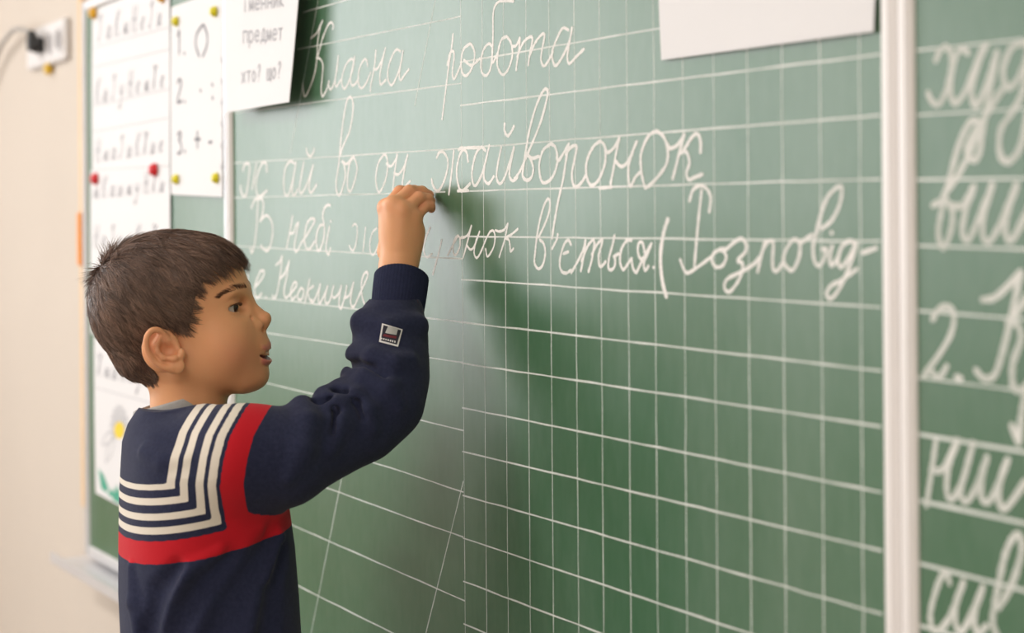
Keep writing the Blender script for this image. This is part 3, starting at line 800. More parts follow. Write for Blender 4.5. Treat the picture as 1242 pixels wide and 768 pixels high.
def sdf_mesh(fn, lo, hi, h, B=8, newton=1):
    lo = np.asarray(lo, float); hi = np.asarray(hi, float)
    nb = np.ceil((hi - lo) / (h * B)).astype(int)
    n = nb * B
    F = np.empty(tuple(n), np.float32)
    ci = np.stack(np.meshgrid(*[np.arange(k) for k in nb], indexing='ij'), -1).reshape(-1, 3)
    cc = (lo + (ci * B + (B - 1) / 2) * h).astype(np.float32)
    fc = fn(cc)
    near = np.abs(fc) < h * B * 0.866 * 1.7 + 0.004
    Fb = F.reshape(nb[0], B, nb[1], B, nb[2], B)
    Fb[:] = fc.reshape(tuple(nb))[:, None, :, None, :, None]
    off = np.stack(np.meshgrid(*[np.arange(B)] * 3, indexing='ij'), -1).reshape(-1, 3)
    ni = ci[near]
    CH = 600
    for i in range(0, len(ni), CH):
        blk = ni[i:i + CH]
        P = (lo + (blk[:, None, :] * B + off[None]) * h).reshape(-1, 3).astype(np.float32)
        val = fn(P).reshape(len(blk), B, B, B)
        Fb[blk[:, 0], :, blk[:, 1], :, blk[:, 2], :] = val
    Sg = F < 0
    nx, ny, nz = n
    cnt = np.zeros((nx - 1, ny - 1, nz - 1), np.uint8)
    for dx in (0, 1):
        for dy in (0, 1):
            for dz in (0, 1):
                cnt += Sg[dx:nx - 1 + dx, dy:ny - 1 + dy, dz:nz - 1 + dz]
    idx = np.argwhere((cnt > 0) & (cnt < 8))
    vid = np.full((nx - 1, ny - 1, nz - 1), -1, np.int32)
    vid[idx[:, 0], idx[:, 1], idx[:, 2]] = np.arange(len(idx))
    cor = np.array([[x, y, z] for x in (0, 1) for y in (0, 1) for z in (0, 1)])
    V = np.stack([F[idx[:, 0] + c[0], idx[:, 1] + c[1], idx[:, 2] + c[2]] for c in cor], 1)
    acc = np.zeros((len(idx), 3)); m = np.zeros(len(idx))
    for i in range(8):
        for j in range(i + 1, 8):
            if np.abs(cor[i] - cor[j]).sum() != 1: continue
            a, b_ = V[:, i], V[:, j]
            x = (a < 0) != (b_ < 0)
            t = np.where(x, a / np.where(a - b_ == 0, 1, a - b_), 0)
            acc += np.where(x[:, None], cor[i] + t[:, None] * (cor[j] - cor[i]), 0); m += x
    verts = lo + h * (idx + acc / m[:, None])
    faces = []
    for ax in range(3):
        u, w = (ax + 1) % 3, (ax + 2) % 3
        sl0 = [slice(None)] * 3; sl1 = [slice(None)] * 3
        sl0[ax] = slice(0, -1); sl1[ax] = slice(1, None)
        d = Sg[tuple(sl0)] != Sg[tuple(sl1)]
        e = np.argwhere(d)
        ok = (e[:, u] > 0) & (e[:, w] > 0) & (e[:, u] < n[u] - 1) & (e[:, w] < n[w] - 1)
        e = e[ok]
        flip = Sg[e[:, 0], e[:, 1], e[:, 2]]
        q = []
        for du, dw in ((-1, -1), (0, -1), (0, 0), (-1, 0)):
            g = e.copy(); g[:, u] += du; g[:, w] += dw
            q.append(vid[g[:, 0], g[:, 1], g[:, 2]])
        q = np.stack(q, 1)
        q[~flip] = q[~flip][:, ::-1]
        faces.append(q)
    faces = np.vstack(faces)
    faces = faces[(faces >= 0).all(1)]
    for _ in range(newton):
        eps = h * 0.4
        g = np.stack([fn((verts + eps * np.eye(3)[k]).astype(np.float32)) - fn((verts - eps * np.eye(3)[k]).astype(np.float32)) for k in range(3)], 1) / (2 * eps)
        f0 = fn(verts.astype(np.float32))
        g2 = (g * g).sum(1) + 1e-6
        st = -(f0 / g2)[:, None] * g
        ln = np.linalg.norm(st, axis=1, keepdims=True)
        st *= np.minimum(1, h * 0.6 / (ln + 1e-9))
        verts = verts + st
    return verts, faces
def np_mesh(name, verts, faces, material, parent, loc):
    me = bpy.data.meshes.new(name)
    v = (verts - np.asarray(loc)).astype(np.float32)
    me.vertices.add(len(v)); me.vertices.foreach_set('co', v.ravel())
    k = faces.shape[1]
    me.loops.add(faces.size); me.loops.foreach_set('vertex_index', faces.astype(np.int32).ravel())
    me.polygons.add(len(faces)); me.polygons.foreach_set('loop_start', np.arange(0, faces.size, k, dtype=np.int32))
    me.polygons.foreach_set('loop_total', np.full(len(faces), k, np.int32))
    me.update(calc_edges=True); me.validate()
    me.shade_smooth()
    for mm in (material if isinstance(material, (list, tuple)) else [material]): me.materials.append(mm)
    o = bpy.data.objects.new(name, me); COL.objects.link(o)
    if parent is not None: o.parent = parent
    o.location = Vector(loc) - (parent_loc(parent) if parent is not None else Vector((0, 0, 0)))
    return o
def attr(o, name, data):
    a = o.data.attributes.new(name, 'FLOAT', 'POINT'); a.data.foreach_set('value', np.asarray(data, np.float32))
def vnormals(verts, faces):
    q = verts[faces]
    fn_ = np.cross(q[:, 2] - q[:, 0], q[:, 3 if faces.shape[1] > 3 else 1] - q[:, 1])
    N_ = np.zeros_like(verts)
    for k in range(faces.shape[1]): np.add.at(N_, faces[:, k], fn_)
    return N_ / (np.linalg.norm(N_, axis=1, keepdims=True) + 1e-12)

S0 = 1.88                                      # distance of the head's mid plane along the view axis
def HP(px, py, c=0.0): return Lp(px, py, S0 - c)
HC = HP(215, 375)

# ---- face and head
EYE = [HP(275.5, 373, .029), np.array([HP(279.5, 373, 0)[0] + .004, HP(279.5, 373, 0)[1], -S0 - .029])]
EYE[1][0] = EYE[0][0]; EYE[1][1] = EYE[0][1]
def mir(p): return np.array([p[0], p[1], -2 * S0 - p[2]])
def ear_pt(x, y, c): return HP(160 + x / 6.4, 380 + y / 6.4, c)
HELIX0 = [ear_pt(285, 235, .0635), ear_pt(262, 180, .067), ear_pt(215, 135, .0715), ear_pt(155, 135, .0755), ear_pt(113, 195, .078), ear_pt(118, 285, .077), ear_pt(165, 362, .0745), ear_pt(235, 412, .072), ear_pt(300, 432, .0695)]
HELIX = catmull(HELIX0, 4); HELR = np.interp(np.linspace(0, 8, len(HELIX)), range(9), [.0022, .0026, .0030, .0031, .0031, .0030, .0029, .0031, .0034])
ANTI = [ear_pt(215, 190, .070), ear_pt(190, 240, .0725), ear_pt(195, 300, .073), ear_pt(240, 345, .072), ear_pt(310, 352, .070)]
tilt = rot2(12, 'c')
def ear(P):
    d = chain(P, HELIX, HELR, .001)
    d = smin(d, chain(P, ANTI, [.0022, .0026, .0028, .0028, .0026], .002), .003)
    plate = ell(P, ear_pt(230, 290, .0655), (.0205, .0245, .0052), rot2(14, 'b') @ rot2(20, 'c'))
    conc = ell(P, ear_pt(282, 285, .0720), (.0105, .0105, .0100))
    plate = smax(plate, -conc, .003)
    d = smin(d, plate, .004)
    d = smin(d, ell(P, ear_pt(345, 412, .0665), (.0092, .0085, .0042)), .004)
    d = smin(d, ell(P, ear_pt(385, 315, .0665), (.0042, .0062, .0042)), .004)
    d = smin(d, ell(P, ear_pt(330, 352, .0705), (.0042, .0032, .0030)), .003)
    return d
def head(P):
    Pm = P.copy()
    Pm[:, 2] = -S0 + np.abs(P[:, 2] + S0)            # mirrored half: c distance from the mid plane
    d = ell(P, HP(205, 362), (.0770, .0710, .0655), rot2(8, 'c'))
    d = smin(d, ell(P, HP(172, 374), (.0455, .052, .053)), .03)
    d = smin(d, ell(P, HP(248, 340), (.0385, .0385, .0500)), .03)
    d = smin(d, ell(P, HP(257, 398), (.052, .066, .0505), tilt), .025)
    # jaw and cheeks
    d = smin(d, cap(Pm, HP(222, 443, .043), HP(292, 458, .014), .0135, .0150), .022)
    d = smin(d, ell(Pm, HP(272, 418, .028), (.029, .031, .0265), tilt), .02)
    d = smin(d, ell(P, HP(296, 428), (.0245, .034, .027), tilt), .018)
    d = smin(d, ell(P, HP(310.5, 457), (.0128, .0125, .0150)), .014)
    d = smin(d, ell(P, HP(293, 459), (.0150, .0140, .0190)), .012)
    d = smin(d, ell(P, HP(181, 431), (.0325, .0290, .042)), .02)
    # neck
    neck = cap(P, HP(226, 425), HP(230, 520), .0415, .0425)
    d = smin(d, neck, .018)
    # brow ridge, sockets
    d = smin(d, ell(Pm, HP(284, 353, .021), (.0080, .0062, .019), rot2(0) ), .012)
    sock = ell(Pm, Lp(294, 372, S0 - .031) , (.0135, .0085, .0150))
    d = smax(d, -sock, .010)
    # eyelids round the eyeball
    for E in EYE:
        dd = np.linalg.norm(P - E.astype(np.float32), axis=1)
        lid = dd - .0134
        sg = 1 if E[2] > -S0 else -1
        slit = ell(P, E + np.array([.0100, -.0008, .0035 * sg]), (.0118, .0042, .0132), rot2(-18 * sg, 'b') @ rot2(6, 'c'))
        lid = smax(lid, -slit, .0012)
        d = smin(d, lid, .0045)
        d = np.maximum(d, -slit)
        d = np.minimum(d, dd - .0100)
    # nose
    nose = chain(P, [HP(294, 352), HP(301.5, 367), HP(310.5, 379), HP(319.6, 387.0)], [.0050, .0050, .0064, .0088], .004)
    nose = smin(nose, ell(Pm, HP(308.8, 394.8, .0115), (.0098, .0080, .0068), rot2(-14)), .005)
    nose = smin(nose, ell(P, HP(314, 396), (.0095, .0060, .0075)), .005)
    d = smin(d, nose, .0055)
    crease = chain(Pm, [HP(304, 386, .0185), HP(299.5, 394, .0205), HP(303, 402, .0195)], [.0012, .0018, .0012], .001)
    d = smax(d, -crease, .004)
    nos = ell(Pm, HP(318.0, 400.0, .0086), (.0056, .0036, .0042), rot2(-20))
    d = smax(d, -nos, .0025)
    # mouth
    muz = ell(P, HP(305, 419), (.0185, .0170, .0215), tilt)
    d = smin(d, muz, .010)
    d = smin(d, lips(P), .0035)
    core = ell(P, HP(308.5, 428.5), (.0142, .020, .0178))
    gap = ell(P, HP(318.0, 429.4), (.0140, .0021, .0215), rot2(-30))
    d = smax(d, -np.maximum(gap, -core), .0010)
    gap2 = ell(P, HP(326.0, 426.4), (.0050, .0026, .0120), rot2(-10))
    d = smax(d, -np.maximum(gap2, -core), .0012)
    d = smin(d, ear(Pm), .0035)
    return d
def lips(P):
    up = ell(P, HP(319.3, 419.2), (.0086, .0044, .0195), rot2(-30))
    up = smin(up, ell(P, HP(321.8, 416.6), (.0056, .0040, .0085), rot2(-25)), .004)
    lo_ = ell(P, HP(319.8, 436.0), (.0092, .0056, .0185), rot2(-18))
    return np.minimum(up, lo_)
# ---- right hand (writing) and arms
MCP = [Lp(468.5, 253, 1.957), Lp(477, 249, 1.946), Lp(489, 256, 1.943), Lp(501.5, 265, 1.951)]
PIP = [Lp(485, 232.5, 1.973), Lp(496.5, 232.0, 1.963), Lp(508.0, 239.5, 1.959), Lp(515.5, 250.5, 1.963)]
DIP = [Lp(503, 231.5, 1.988), Lp(511.5, 232.5, 1.977), Lp(518.5, 241.0, 1.969), Lp(521.5, 249.5, 1.968)]
TIP = [Lp(518, 237.0, 1.994), Lp(520.5, 236.5, 1.985), Lp(522.5, 244.0, 1.975), Lp(523.0, 253.0, 1.972)]
RF = [(.0078, .0070, .0063, .0056), (.0080, .0072, .0065, .0058), (.0077, .0069, .0062, .0056), (.0072, .0063, .0057, .0052)]
WR = Lp(482.5, 327, 1.947)
THB = [Lp(470, 305, 1.965), Lp(474, 275, 1.985), Lp(492, 252, 1.998), Lp(512, 242, 1.996)]
def hand(P):
    d = None
    for k in range(4):
        e = cap(P, WR + (MCP[k] - WR) * 0.12, MCP[k], .0135, .0102)
        d = e if d is None else smin(d, e, .014)
    d = smin(d, ell(P, Lp(487, 288, 1.957), (.0225, .030, .0105), rot2(14, 'b')), .012)
    d = smin(d, cap(P, Lp(494, 312, 1.953), Lp(502, 282, 1.957), .0135, .0120), .010)
    d = smin(d, chain(P, THB, [.0125, .0105, .0080, .0068], .004), .008)
    for k in range(4):
        fgr = chain(P, [MCP[k], PIP[k], DIP[k], TIP[k]], RF[k], .003)
        fing = fgr if k == 0 else smin(fing, fgr, .0012)
        d = smin(d, np.linalg.norm(P - (MCP[k] + np.array([-.001, .0015, .0022])).astype(np.float32), axis=1) - .0084, .005)
    d = smin(d, fing, .0040)
    for k in range(3):                                   # tendons on the back of the hand
        d = smin(d, cap(P, WR + (MCP[k + 1] - WR) * .35 + np.array([0, 0, .0085]), MCP[k + 1] + np.array([0, -.004, .0050]), .0028, .0034), .008)
    return d
SHR = Lp(250, 541, 1.755); ELR = Lp(470, 487, 1.835); WRI = Lp(482, 345, 1.940)
SHL = Lp(262, 538, 2.005); ELL_ = Lp(232, 745, 2.035); WRL = Lp(262, 905, 2.01)
def part_eval(fn, P, c, r):
    """evaluate a detailed part only near it; far away a sphere bound stands in"""
    dist = np.linalg.norm(P - np.asarray(c, np.float32), axis=1)
    d = dist - r + .03
    k = dist < r
    if k.any(): d[k] = fn(P[k])
    return d
def body(P):
    d = part_eval(head, P, HP(222, 400), .165)
    arm = chain(P, [Lp(232, 545, 1.86), Lp(262, 552, 1.80), Lp(345, 551, 1.785), Lp(440, 514, 1.828), ELR, WRI, WR], [.030, .030, .028, .024, .023, .0215, .0205], .01)
    # the wrist is wider than it is deep
    d = smin(d, arm, .012)
    d = smin(d, part_eval(hand, P, Lp(490, 275, 1.96), .10), .010)
    core = chain(P, [Lp(230, 525, 1.88), Lp(246, 620, 1.87), Lp(250, 800, 1.86)], [.038, .055, .055], .01)
    d = smin(d, core, .012)
    armL = chain(P, [Lp(235, 530, 1.89), SHL, ELL_, WRL], [.034, .033, .026, .019], .01)
    d = smin(d, armL, .012)
    h0 = WRL; dn = np.array([.012, -.046, .002])
    d = smin(d, chain(P, [h0, h0 + dn * .5, h0 + dn * 1.2], [.019, .0175, .0190], .006), .010)
    for k in range(4):
        st = h0 + dn * 1.25 + np.array([(k - 1.5) * .013, 0, -.002 * k])
        d = smin(d, chain(P, [st, st + np.array([.004, -.026, -.002]), st + np.array([.002, -.044 + .003 * abs(k - 1.3), .010])], [.0080, .0070, .0060], .003), .003)
    d = smin(d, chain(P, [h0 + dn * .4 + np.array([.012, 0, 0]), h0 + dn * .9 + np.array([.030, 0, .004]), h0 + dn * 1.5 + np.array([.032, 0, .008])], [.012, .0085, .0066], .004), .006)
    return d
base_l = Lp(250, 700, 1.86)
base = to_world(base_l); base[2] = 0.0
boy = tag(empty('person', tuple(base)), 'boy in navy striped sweater writing on the chalkboard with raised hand', 'person')

def skin_material():
    m = bpy.data.materials.new('skin'); N, L, P = nodes_of(m)
    tc = N.new('ShaderNodeTexCoord')
    nz = N.new('ShaderNodeTexNoise'); nz.inputs['Scale'].default_value = 22; nz.inputs['Detail'].default_value = 5
    L.new(tc.outputs['Object'], nz.inputs['Vector'])
    mx = N.new('ShaderNodeMixRGB'); mx.inputs['Color1'].default_value = (0.78, 0.375, 0.180, 1); mx.inputs['Color2'].default_value = (0.86, 0.44, 0.225, 1)
    L.new(nz.outputs['Fac'], mx.inputs['Fac'])
    prev = mx
    for an, col in (('blush', (0.78, 0.34, 0.19, 1)), ('lip', (0.70, 0.23, 0.18, 1)), ('mouth', (0.20, 0.035, 0.030, 1)), ('scalp', (0.16, 0.085, 0.055, 1))):
        at = N.new('ShaderNodeAttribute'); at.attribute_name = an
        m2 = N.new('ShaderNodeMixRGB'); m2.inputs['Color2'].default_value = col
        L.new(at.outputs['Fac'], m2.inputs['Fac']); L.new(prev.outputs['Color'], m2.inputs['Color1'])
        prev = m2
    L.new(prev.outputs['Color'], P.inputs['Base Color'])
    P.inputs['Roughness'].default_value = 0.46
    P.inputs['Specular IOR Level'].default_value = 0.42
    P.inputs['Subsurface Weight'].default_value = 0.22
    P.inputs['Subsurface Radius'].default_value = (1.0, 0.35, 0.2)
    P.inputs['Subsurface Scale'].default_value = 0.0035
    nb = N.new('ShaderNodeTexNoise'); nb.inputs['Scale'].default_value = 700
    L.new(tc.outputs['Object'], nb.inputs['Vector'])
    bp = N.new('ShaderNodeBump'); bp.inputs['Strength'].default_value = 0.06; bp.inputs['Distance'].default_value = 0.0006
    L.new(nb.outputs['Fac'], bp.inputs['Height']); L.new(bp.outputs['Normal'], P.inputs['Normal'])
    return m
M_SKIN = skin_material()
lo = np.array([Lp(100, 500, 1.88)[0], Lp(300, 985, 2.0)[1] - .03, -2.10])
hi = np.array([Lp(532, 300, 2.0)[0] + .012, Lp(215, 214, 1.97)[1], -1.70])
bv_, bf_ = sdf_mesh(body, lo, hi, .0015)
body_o = np_mesh('body', to_world(bv_), bf_, M_SKIN, boy, tuple(base))
def sstep(x, a, b_): t = np.clip((x - a) / (b_ - a), 0, 1); return t * t * (3 - 2 * t)
Pv = bv_.astype(np.float32)
lipd = lips(Pv)
attr(body_o, 'lip', 1 - sstep(lipd, .0002, .0018))
gapm = ell(Pv, HP(315.5, 429.6), (.0125, .0019, .0200), rot2(-30))
attr(body_o, 'mouth', 1 - sstep(gapm, -.0002, .0006))
bl = np.exp(-(np.linalg.norm((Pv - HP(285, 425, .035)) / np.array([.022, .020, .03]), axis=1)) ** 2) * .75
bl += np.exp(-(np.linalg.norm((Pv - HP(322, 388, 0)) / .012, axis=1)) ** 2) * .2
bl += np.exp(-(np.linalg.norm((Pv - HP(195, 420, .07)) / .022, axis=1)) ** 2) * .7
for k in range(4):
    for J in (MCP, PIP, TIP): bl += np.exp(-(np.linalg.norm((Pv - J[k]) / .012, axis=1)) ** 2) * .5
attr(body_o, 'blush', np.clip(bl, 0, 1))

# hair region seen from the side (photo px of the near side; the far side mirrors it)
HAIRP = np.array([(299, 306), (288, 311), (276, 317), (264, 322), (253, 330), (246, 340), (241, 350), (236, 362), (233, 378), (230, 390), (226, 401), (222, 401), (217, 399), (209, 397), (197, 396), (184, 398), (176, 405), (173, 416), (176, 430), (184, 444), (192, 454), (188, 463), (180, 465), (168, 462), (100, 470), (90, 250), (305, 250)], float)
def inside(poly, x, y):
    r = np.zeros(len(x), bool); j = len(poly) - 1
    for i in range(len(poly)):
        xi, yi = poly[i]; xj, yj = poly[j]
        c_ = ((yi > y) != (yj > y)) & (x < (xj - xi) * (y - yi) / (yj - yi + 1e-12) + xi)
        r ^= c_; j = i
    return r
def edge_dist(poly, x, y):
    d = np.full(len(x), 1e9)
    for i in range(len(poly)):
        a = poly[i]; b_ = poly[(i + 1) % len(poly)]
        ab = b_ - a
        t = np.clip(((x - a[0]) * ab[0] + (y - a[1]) * ab[1]) / (ab @ ab), 0, 1)
        d = np.minimum(d, np.hypot(x - a[0] - t * ab[0], y - a[1] - t * ab[1]))
    return d
def side_px(Q):
    c_ = np.abs(Q[:, 2] + S0); s_ = S0 - c_
    return CX + Q[:, 0] / s_ * FPX, CY - Q[:, 1] / s_ * FPX
hx, hy = side_px(bv_)
ins = inside(HAIRP, hx, hy) & (ear(np.column_stack([bv_[:, 0], bv_[:, 1], -S0 + np.abs(bv_[:, 2] + S0)]).astype(np.float32)) > .0025) & (bv_[:, 0] < Lp(310, 300, 1.88)[0]) & (bv_[:, 1] > Lp(200, 470, 1.9)[1])
ed = np.where(ins, edge_dist(HAIRP, hx, hy), -edge_dist(HAIRP, hx, hy))
attr(body_o, 'scalp', np.where(ins, sstep(ed, -1, 6), 0))
# hair cap: the scalp faces lifted off the head, thinning out at the hairline
vn = vnormals(bv_, bf_)
fm = ins[bf_].all(1)
used = np.unique(bf_[fm]); remap = np.full(len(bv_), -1); remap[used] = np.arange(len(used))
taper = sstep(ed[used], 0, 16)
nz_ = np.sin(bv_[used] @ np.array([310., 140, 90])) * np.sin(bv_[used] @ np.array([60., 330, 210]))
capv = bv_[used] + vn[used] * (0.0004 + .0032 * taper + .0005 * nz_ * taper)[:, None]
capf = remap[bf_[fm]]
CROWN = HP(129, 327)
# strands
def strands(roots, nrm, n, length, lift, width, crown, sides=3, seg=4, wob=.25):
    pick = rng.choice(len(roots), n)
    p = roots[pick] + rng.normal(0, .0006, (n, 3)); nn = nrm[pick]
    t = p - crown
    t -= nn * (t * nn).sum(1, keepdims=True)
    dist = np.linalg.norm(t, axis=1, keepdims=True)
    t /= dist + 1e-9
    dn = np.array([0.10, -1.0, 0.0]); dn_t = dn - nn * (nn @ dn)[:, None]
    side = np.abs(nn[:, 2:3])
    t = t + dn_t * (0.10 + .30 * side * (p[:, 0:1] > crown[0] + .02))
    bt = np.cross(nn, t)
    ng = max(8, n // 10)
    gi = rng.choice(n, ng)
    near_g = np.empty(n, int)
    for i in range(0, n, 2000):
        near_g[i:i + 2000] = np.argmin(((p[i:i + 2000, None] - p[gi][None]) ** 2).sum(2), 1)
    gdir = rng.normal(0, 1, ng)[near_g]; gton = rng.uniform(0, 1, ng)[near_g]
    clump = gdir
    to_g = p[gi][near_g] - p
    t = t + bt * (rng.normal(0, wob * .35, (n, 1)) + wob * .8 * gdir[:, None])
    t -= nn * (t * nn).sum(1, keepdims=True)
    t /= np.linalg.norm(t, axis=1, keepdims=True) + 1e-9
    L_ = length(p, dist[:, 0], pick)[:, None] * rng.uniform(.7, 1.15, (n, 1))
    lf = lift(p, dist[:, 0])[:, None] * rng.uniform(.5, 1.5, (n, 1))
    bt = np.cross(nn, t)
    rings = []
    w = width * rng.uniform(.7, 1.2, (n, 1))
    for i in range(seg + 1):
        s_ = i / seg
        q = p + t * L_ * s_ + nn * (lf * L_ * s_ - (L_ * s_) ** 2 / (2 * .080) * .92) + bt * (.10 * L_ * s_ * s_ * gdir[:, None]) + to_g * .45 * s_
        r_ = w * (1 - .85 * s_ ** 1.5)
        for k in range(sides):
            a = 2 * math.pi * k / sides
            rings.append(q + bt * r_ * math.cos(a) + nn * r_ * math.sin(a))
    V_ = np.stack(rings, 1).reshape(-1, 3)
    m_ = (seg + 1) * sides
    fl = []
    for i in range(seg):
        for k in range(sides):
            k2 = (k + 1) % sides
            fl.append((i * sides + k, i * sides + k2, (i + 1) * sides + k2, (i + 1) * sides + k))
    fl = np.array(fl)
    F_ = (np.arange(n)[:, None, None] * m_ + fl[None]).reshape(-1, 4)
    tone = np.repeat(np.clip(rng.uniform(0, 1, n) * .45 + .60 * gton - .05, 0, 1), m_)
    return V_, F_, tone
edu = ed[used]
capn = vn[used]
def hlen(p, d, pick):
    e = edu[pick]
    top = sstep(capn[pick][:, 1], .15, .75)
    base_ = .0200 + .018 * top
    low = sstep(p[:, 1], HP(180, 462)[1], HP(180, 400)[1])
    return np.clip(base_ * (.45 + .55 * low) * (.62 + .38 * sstep(e, 0, 14)) * (.42 + .58 * sstep(d, .002, .032)) * (1 - .45 * sstep(p[:, 0], HP(262, 320)[0], HP(292, 320)[0])), .005, .040)
def hlift(p, d):
    return .07 + .60 * np.exp(-(d / .016) ** 2)
rootw = capv
SV, SF, ST = strands(rootw, capn, 16000, hlen, hlift, .00040, CROWN)
near_crown = np.where(np.linalg.norm(capv - CROWN, axis=1) < .022)[0]
S2V, S2F, S2T = strands(capv[near_crown], capn[near_crown], 170, lambda p, d, k: np.full(len(p), .0135), lambda p, d: np.full(len(p), .95), .00036, CROWN, wob=.5)
HV = np.vstack([capv, SV, S2V])
HF = np.vstack([capf, SF + len(capv), S2F + len(capv) + len(SV)])
m_hair = bpy.data.materials.new('hair_brown'); N, L, P = nodes_of(m_hair)
at = N.new('ShaderNodeAttribute'); at.attribute_name = 'tone'
cr = N.new('ShaderNodeMixRGB'); cr.inputs['Color1'].default_value = (0.055, 0.034, 0.027, 1); cr.inputs['Color2'].default_value = (0.36, 0.222, 0.160, 1)
L.new(at.outputs['Fac'], cr.inputs['Fac']); L.new(cr.outputs['Color'], P.inputs['Base Color'])
P.inputs['Roughness'].default_value = 0.45; P.inputs['Specular IOR Level'].default_value = 0.5
hair_o = np_mesh('hair', to_world(HV), HF, m_hair, boy, tuple(base))
attr(hair_o, 'tone', np.concatenate([np.full(len(capv), .22), ST, S2T]))
hair_o['kind'] = 'stuff'

# eyes
m_sclera = mat('eye_white', (0.58, 0.52, 0.48), 0.25); m_iris = mat('eye_iris', (0.045, 0.022, 0.012), 0.15, coat=.5); m_pupil = mat('eye_pupil', (0.004, 0.004, 0.004), 0.1, coat=.5)
for E in EYE:
    g = np.array([1.0, .03, .17 if E[2] > -S0 else .05]); g /= np.linalg.norm(g)
    u_ = np.cross([0, 1, 0], g); u_ /= np.linalg.norm(u_); w_ = np.cross(g, u_)
    angs = [0.001, .10, .20, .32, .48, .60, .7, .9, 1.2, 1.5, 1.9, 2.3, 2.7, 3.14]
    R_ = .0118; seg = 24; v = []; f = []; mi = []
    for i, t in enumerate(angs):
        for k in range(seg):
            a = 2 * math.pi * k / seg
            v.append(E + R_ * (math.cos(t) * g + math.sin(t) * (math.cos(a) * u_ + math.sin(a) * w_)) + g * (.0009 * max(0, 1 - (t / .54) ** 2)))
    for i in range(len(angs) - 1):
        for k in range(seg):
            f.append((i * seg + k, i * seg + (k + 1) % seg, (i + 1) * seg + (k + 1) % seg, (i + 1) * seg + k)); mi.append(2 if i < 2 else (1 if i < 5 else 0))
    eo = link('eye', to_world(np.array(v)), f, [m_sclera, m_iris, m_pupil], body_o, True, tuple(to_world(E)))
    eo.data.polygons.foreach_set('material_index', mi)
    fix_normals(eo)
# brows and lashes as short hairs lying on the skin
bvh_body = BVHTree.FromPolygons([Vector(p) for p in bv_], bf_.tolist())
m_brow = mat('brow_hair', (0.17, 0.085, 0.05), 0.7)
def hairs(name, pts_list, parent, w):
    mb = MB()
    for pts_ in pts_list:
        tube(mb, [to_world(p) for p in pts_], [w, w * .8, w * .2], 3, 3)
    o_ = mb.build(name, m_brow, parent, True, fix=False); o_['kind'] = 'stuff'; return o_
def onskin(q, off=.0004):
    h = bvh_body.find_nearest(Vector(q))
    return np.array(h[0]) + np.array(h[1]) * off
for sgn in (1, -1):
    L_ = []
    BR = catmull([(264, 361.5), (270, 356.5), (279, 353.0), (287, 351.0), (293, 350.5)], 12)
    for q in range(330):
        t = random.random(); i = t * (len(BR) - 1); k = int(i); p = BR[k] + (BR[min(k + 1, len(BR) - 1)] - BR[k]) * (i - k)
        wth = 1.7 * math.sin(math.pi * min(1, .12 + t * .8)) ** .7
        cdep = np.interp(t, [0, .4, .8, 1], [.047, .042, .028, .014])
        r0 = HP(p[0] + random.uniform(-1, 1), p[1] + random.uniform(-wth, wth), cdep)
        dirv = np.array([-.0045, .0010 + .0015 * (t - .3), .0018]) * random.uniform(.8, 1.3)
        if sgn < 0: r0 = mir(r0); dirv = dirv * np.array([1, 1, -1])
        L_.append([onskin(r0, .0001), onskin(r0 + dirv * .5, .0006), onskin(r0 + dirv, .0009)])
    hairs('eyebrow', L_, body_o, .00012)
    L_ = []
    E = EYE[0]
    for q in range(46):
        t = q / 45
        az = math.radians(-12 + 78 * t)                  # around the upper lid, from the nose side outwards
        up_ = math.sin(math.pi * (0.12 + .76 * t))
        d0 = np.array([math.cos(az), .05 + .23 * up_, math.sin(az)]); d0 /= np.linalg.norm(d0)
        p0 = E + d0 * .0132; p2 = p0 + (d0 * .0042 + np.array([0, .0012 * up_ + .0002, 0])) * random.uniform(.8, 1.1); p1 = (p0 + p2) / 2 + np.array([0, -.0007, 0])
        tri = [p0, p1, p2]
        if sgn < 0: tri = [mir(p) for p in tri]
        L_.append(tri)
    hairs('eyelashes', L_, body_o, .00042)

# ---- sweater
TS = 1.855                                      # distance of the torso axis
TFAC = rot2(-22, 'b')                            # torso turned a little away
TK = [(494, 222, .047, .052), (502, 223, .053, .060), (514, 227, .063, .076), (536, 236, .076, .106), (560, 243, .083, .122), (600, 246, .0875, .126), (660, 250, .092, .125), (720, 252.5, .0945, .124), (800, 257, .095, .123), (930, 262, .098, .125), (1000, 262, .094, .122)]
tk_b = np.array([Lp(k[1], k[0], TS)[1] for k in TK][::-1]); tk_a = np.array([Lp(k[1], k[0], TS)[0] for k in TK][::-1])
tk_f = np.array([k[2] for k in TK][::-1]); tk_r = np.array([k[3] for k in TK][::-1])
tw = math.radians(22)
def torso(P, grow=0.0):
    b_ = P[:, 1]
    ca = np.interp(b_, tk_b, tk_a); rf = np.interp(b_, tk_b, tk_f) + grow; rr = np.interp(b_, tk_b, tk_r) + grow
    a_ = P[:, 0] - ca; c_ = P[:, 2] + TS
    # forward of the torso: (cos, -sin) in (a, c): right and away from the camera
    fo = a_ * math.cos(tw) - c_ * math.sin(tw); si = a_ * math.sin(tw) + c_ * math.cos(tw)
    e = 2.35
    k0 = (np.abs(fo / rf) ** e + np.abs(si / rr) ** e) ** (1 / e)
    d = (k0 - 1) * np.minimum(rf, rr) * .92
    d = np.maximum(d, b_ - tk_b[-1]); d = np.maximum(d, tk_b[0] - b_)
    return d
def seg_fold(P, a, b_, r, h): return cap(P, a, b_, r, r * .6) if True else 0
ARMP = [Lp(232, 555, 1.80), Lp(292, 555, 1.765), Lp(345, 554, 1.775), Lp(398, 533, 1.80), Lp(440, 514, 1.822), Lp(468, 488, 1.84), Lp(474, 455, 1.862), Lp(473, 425, 1.885), Lp(474, 398, 1.902), Lp(480, 377, 1.915)]
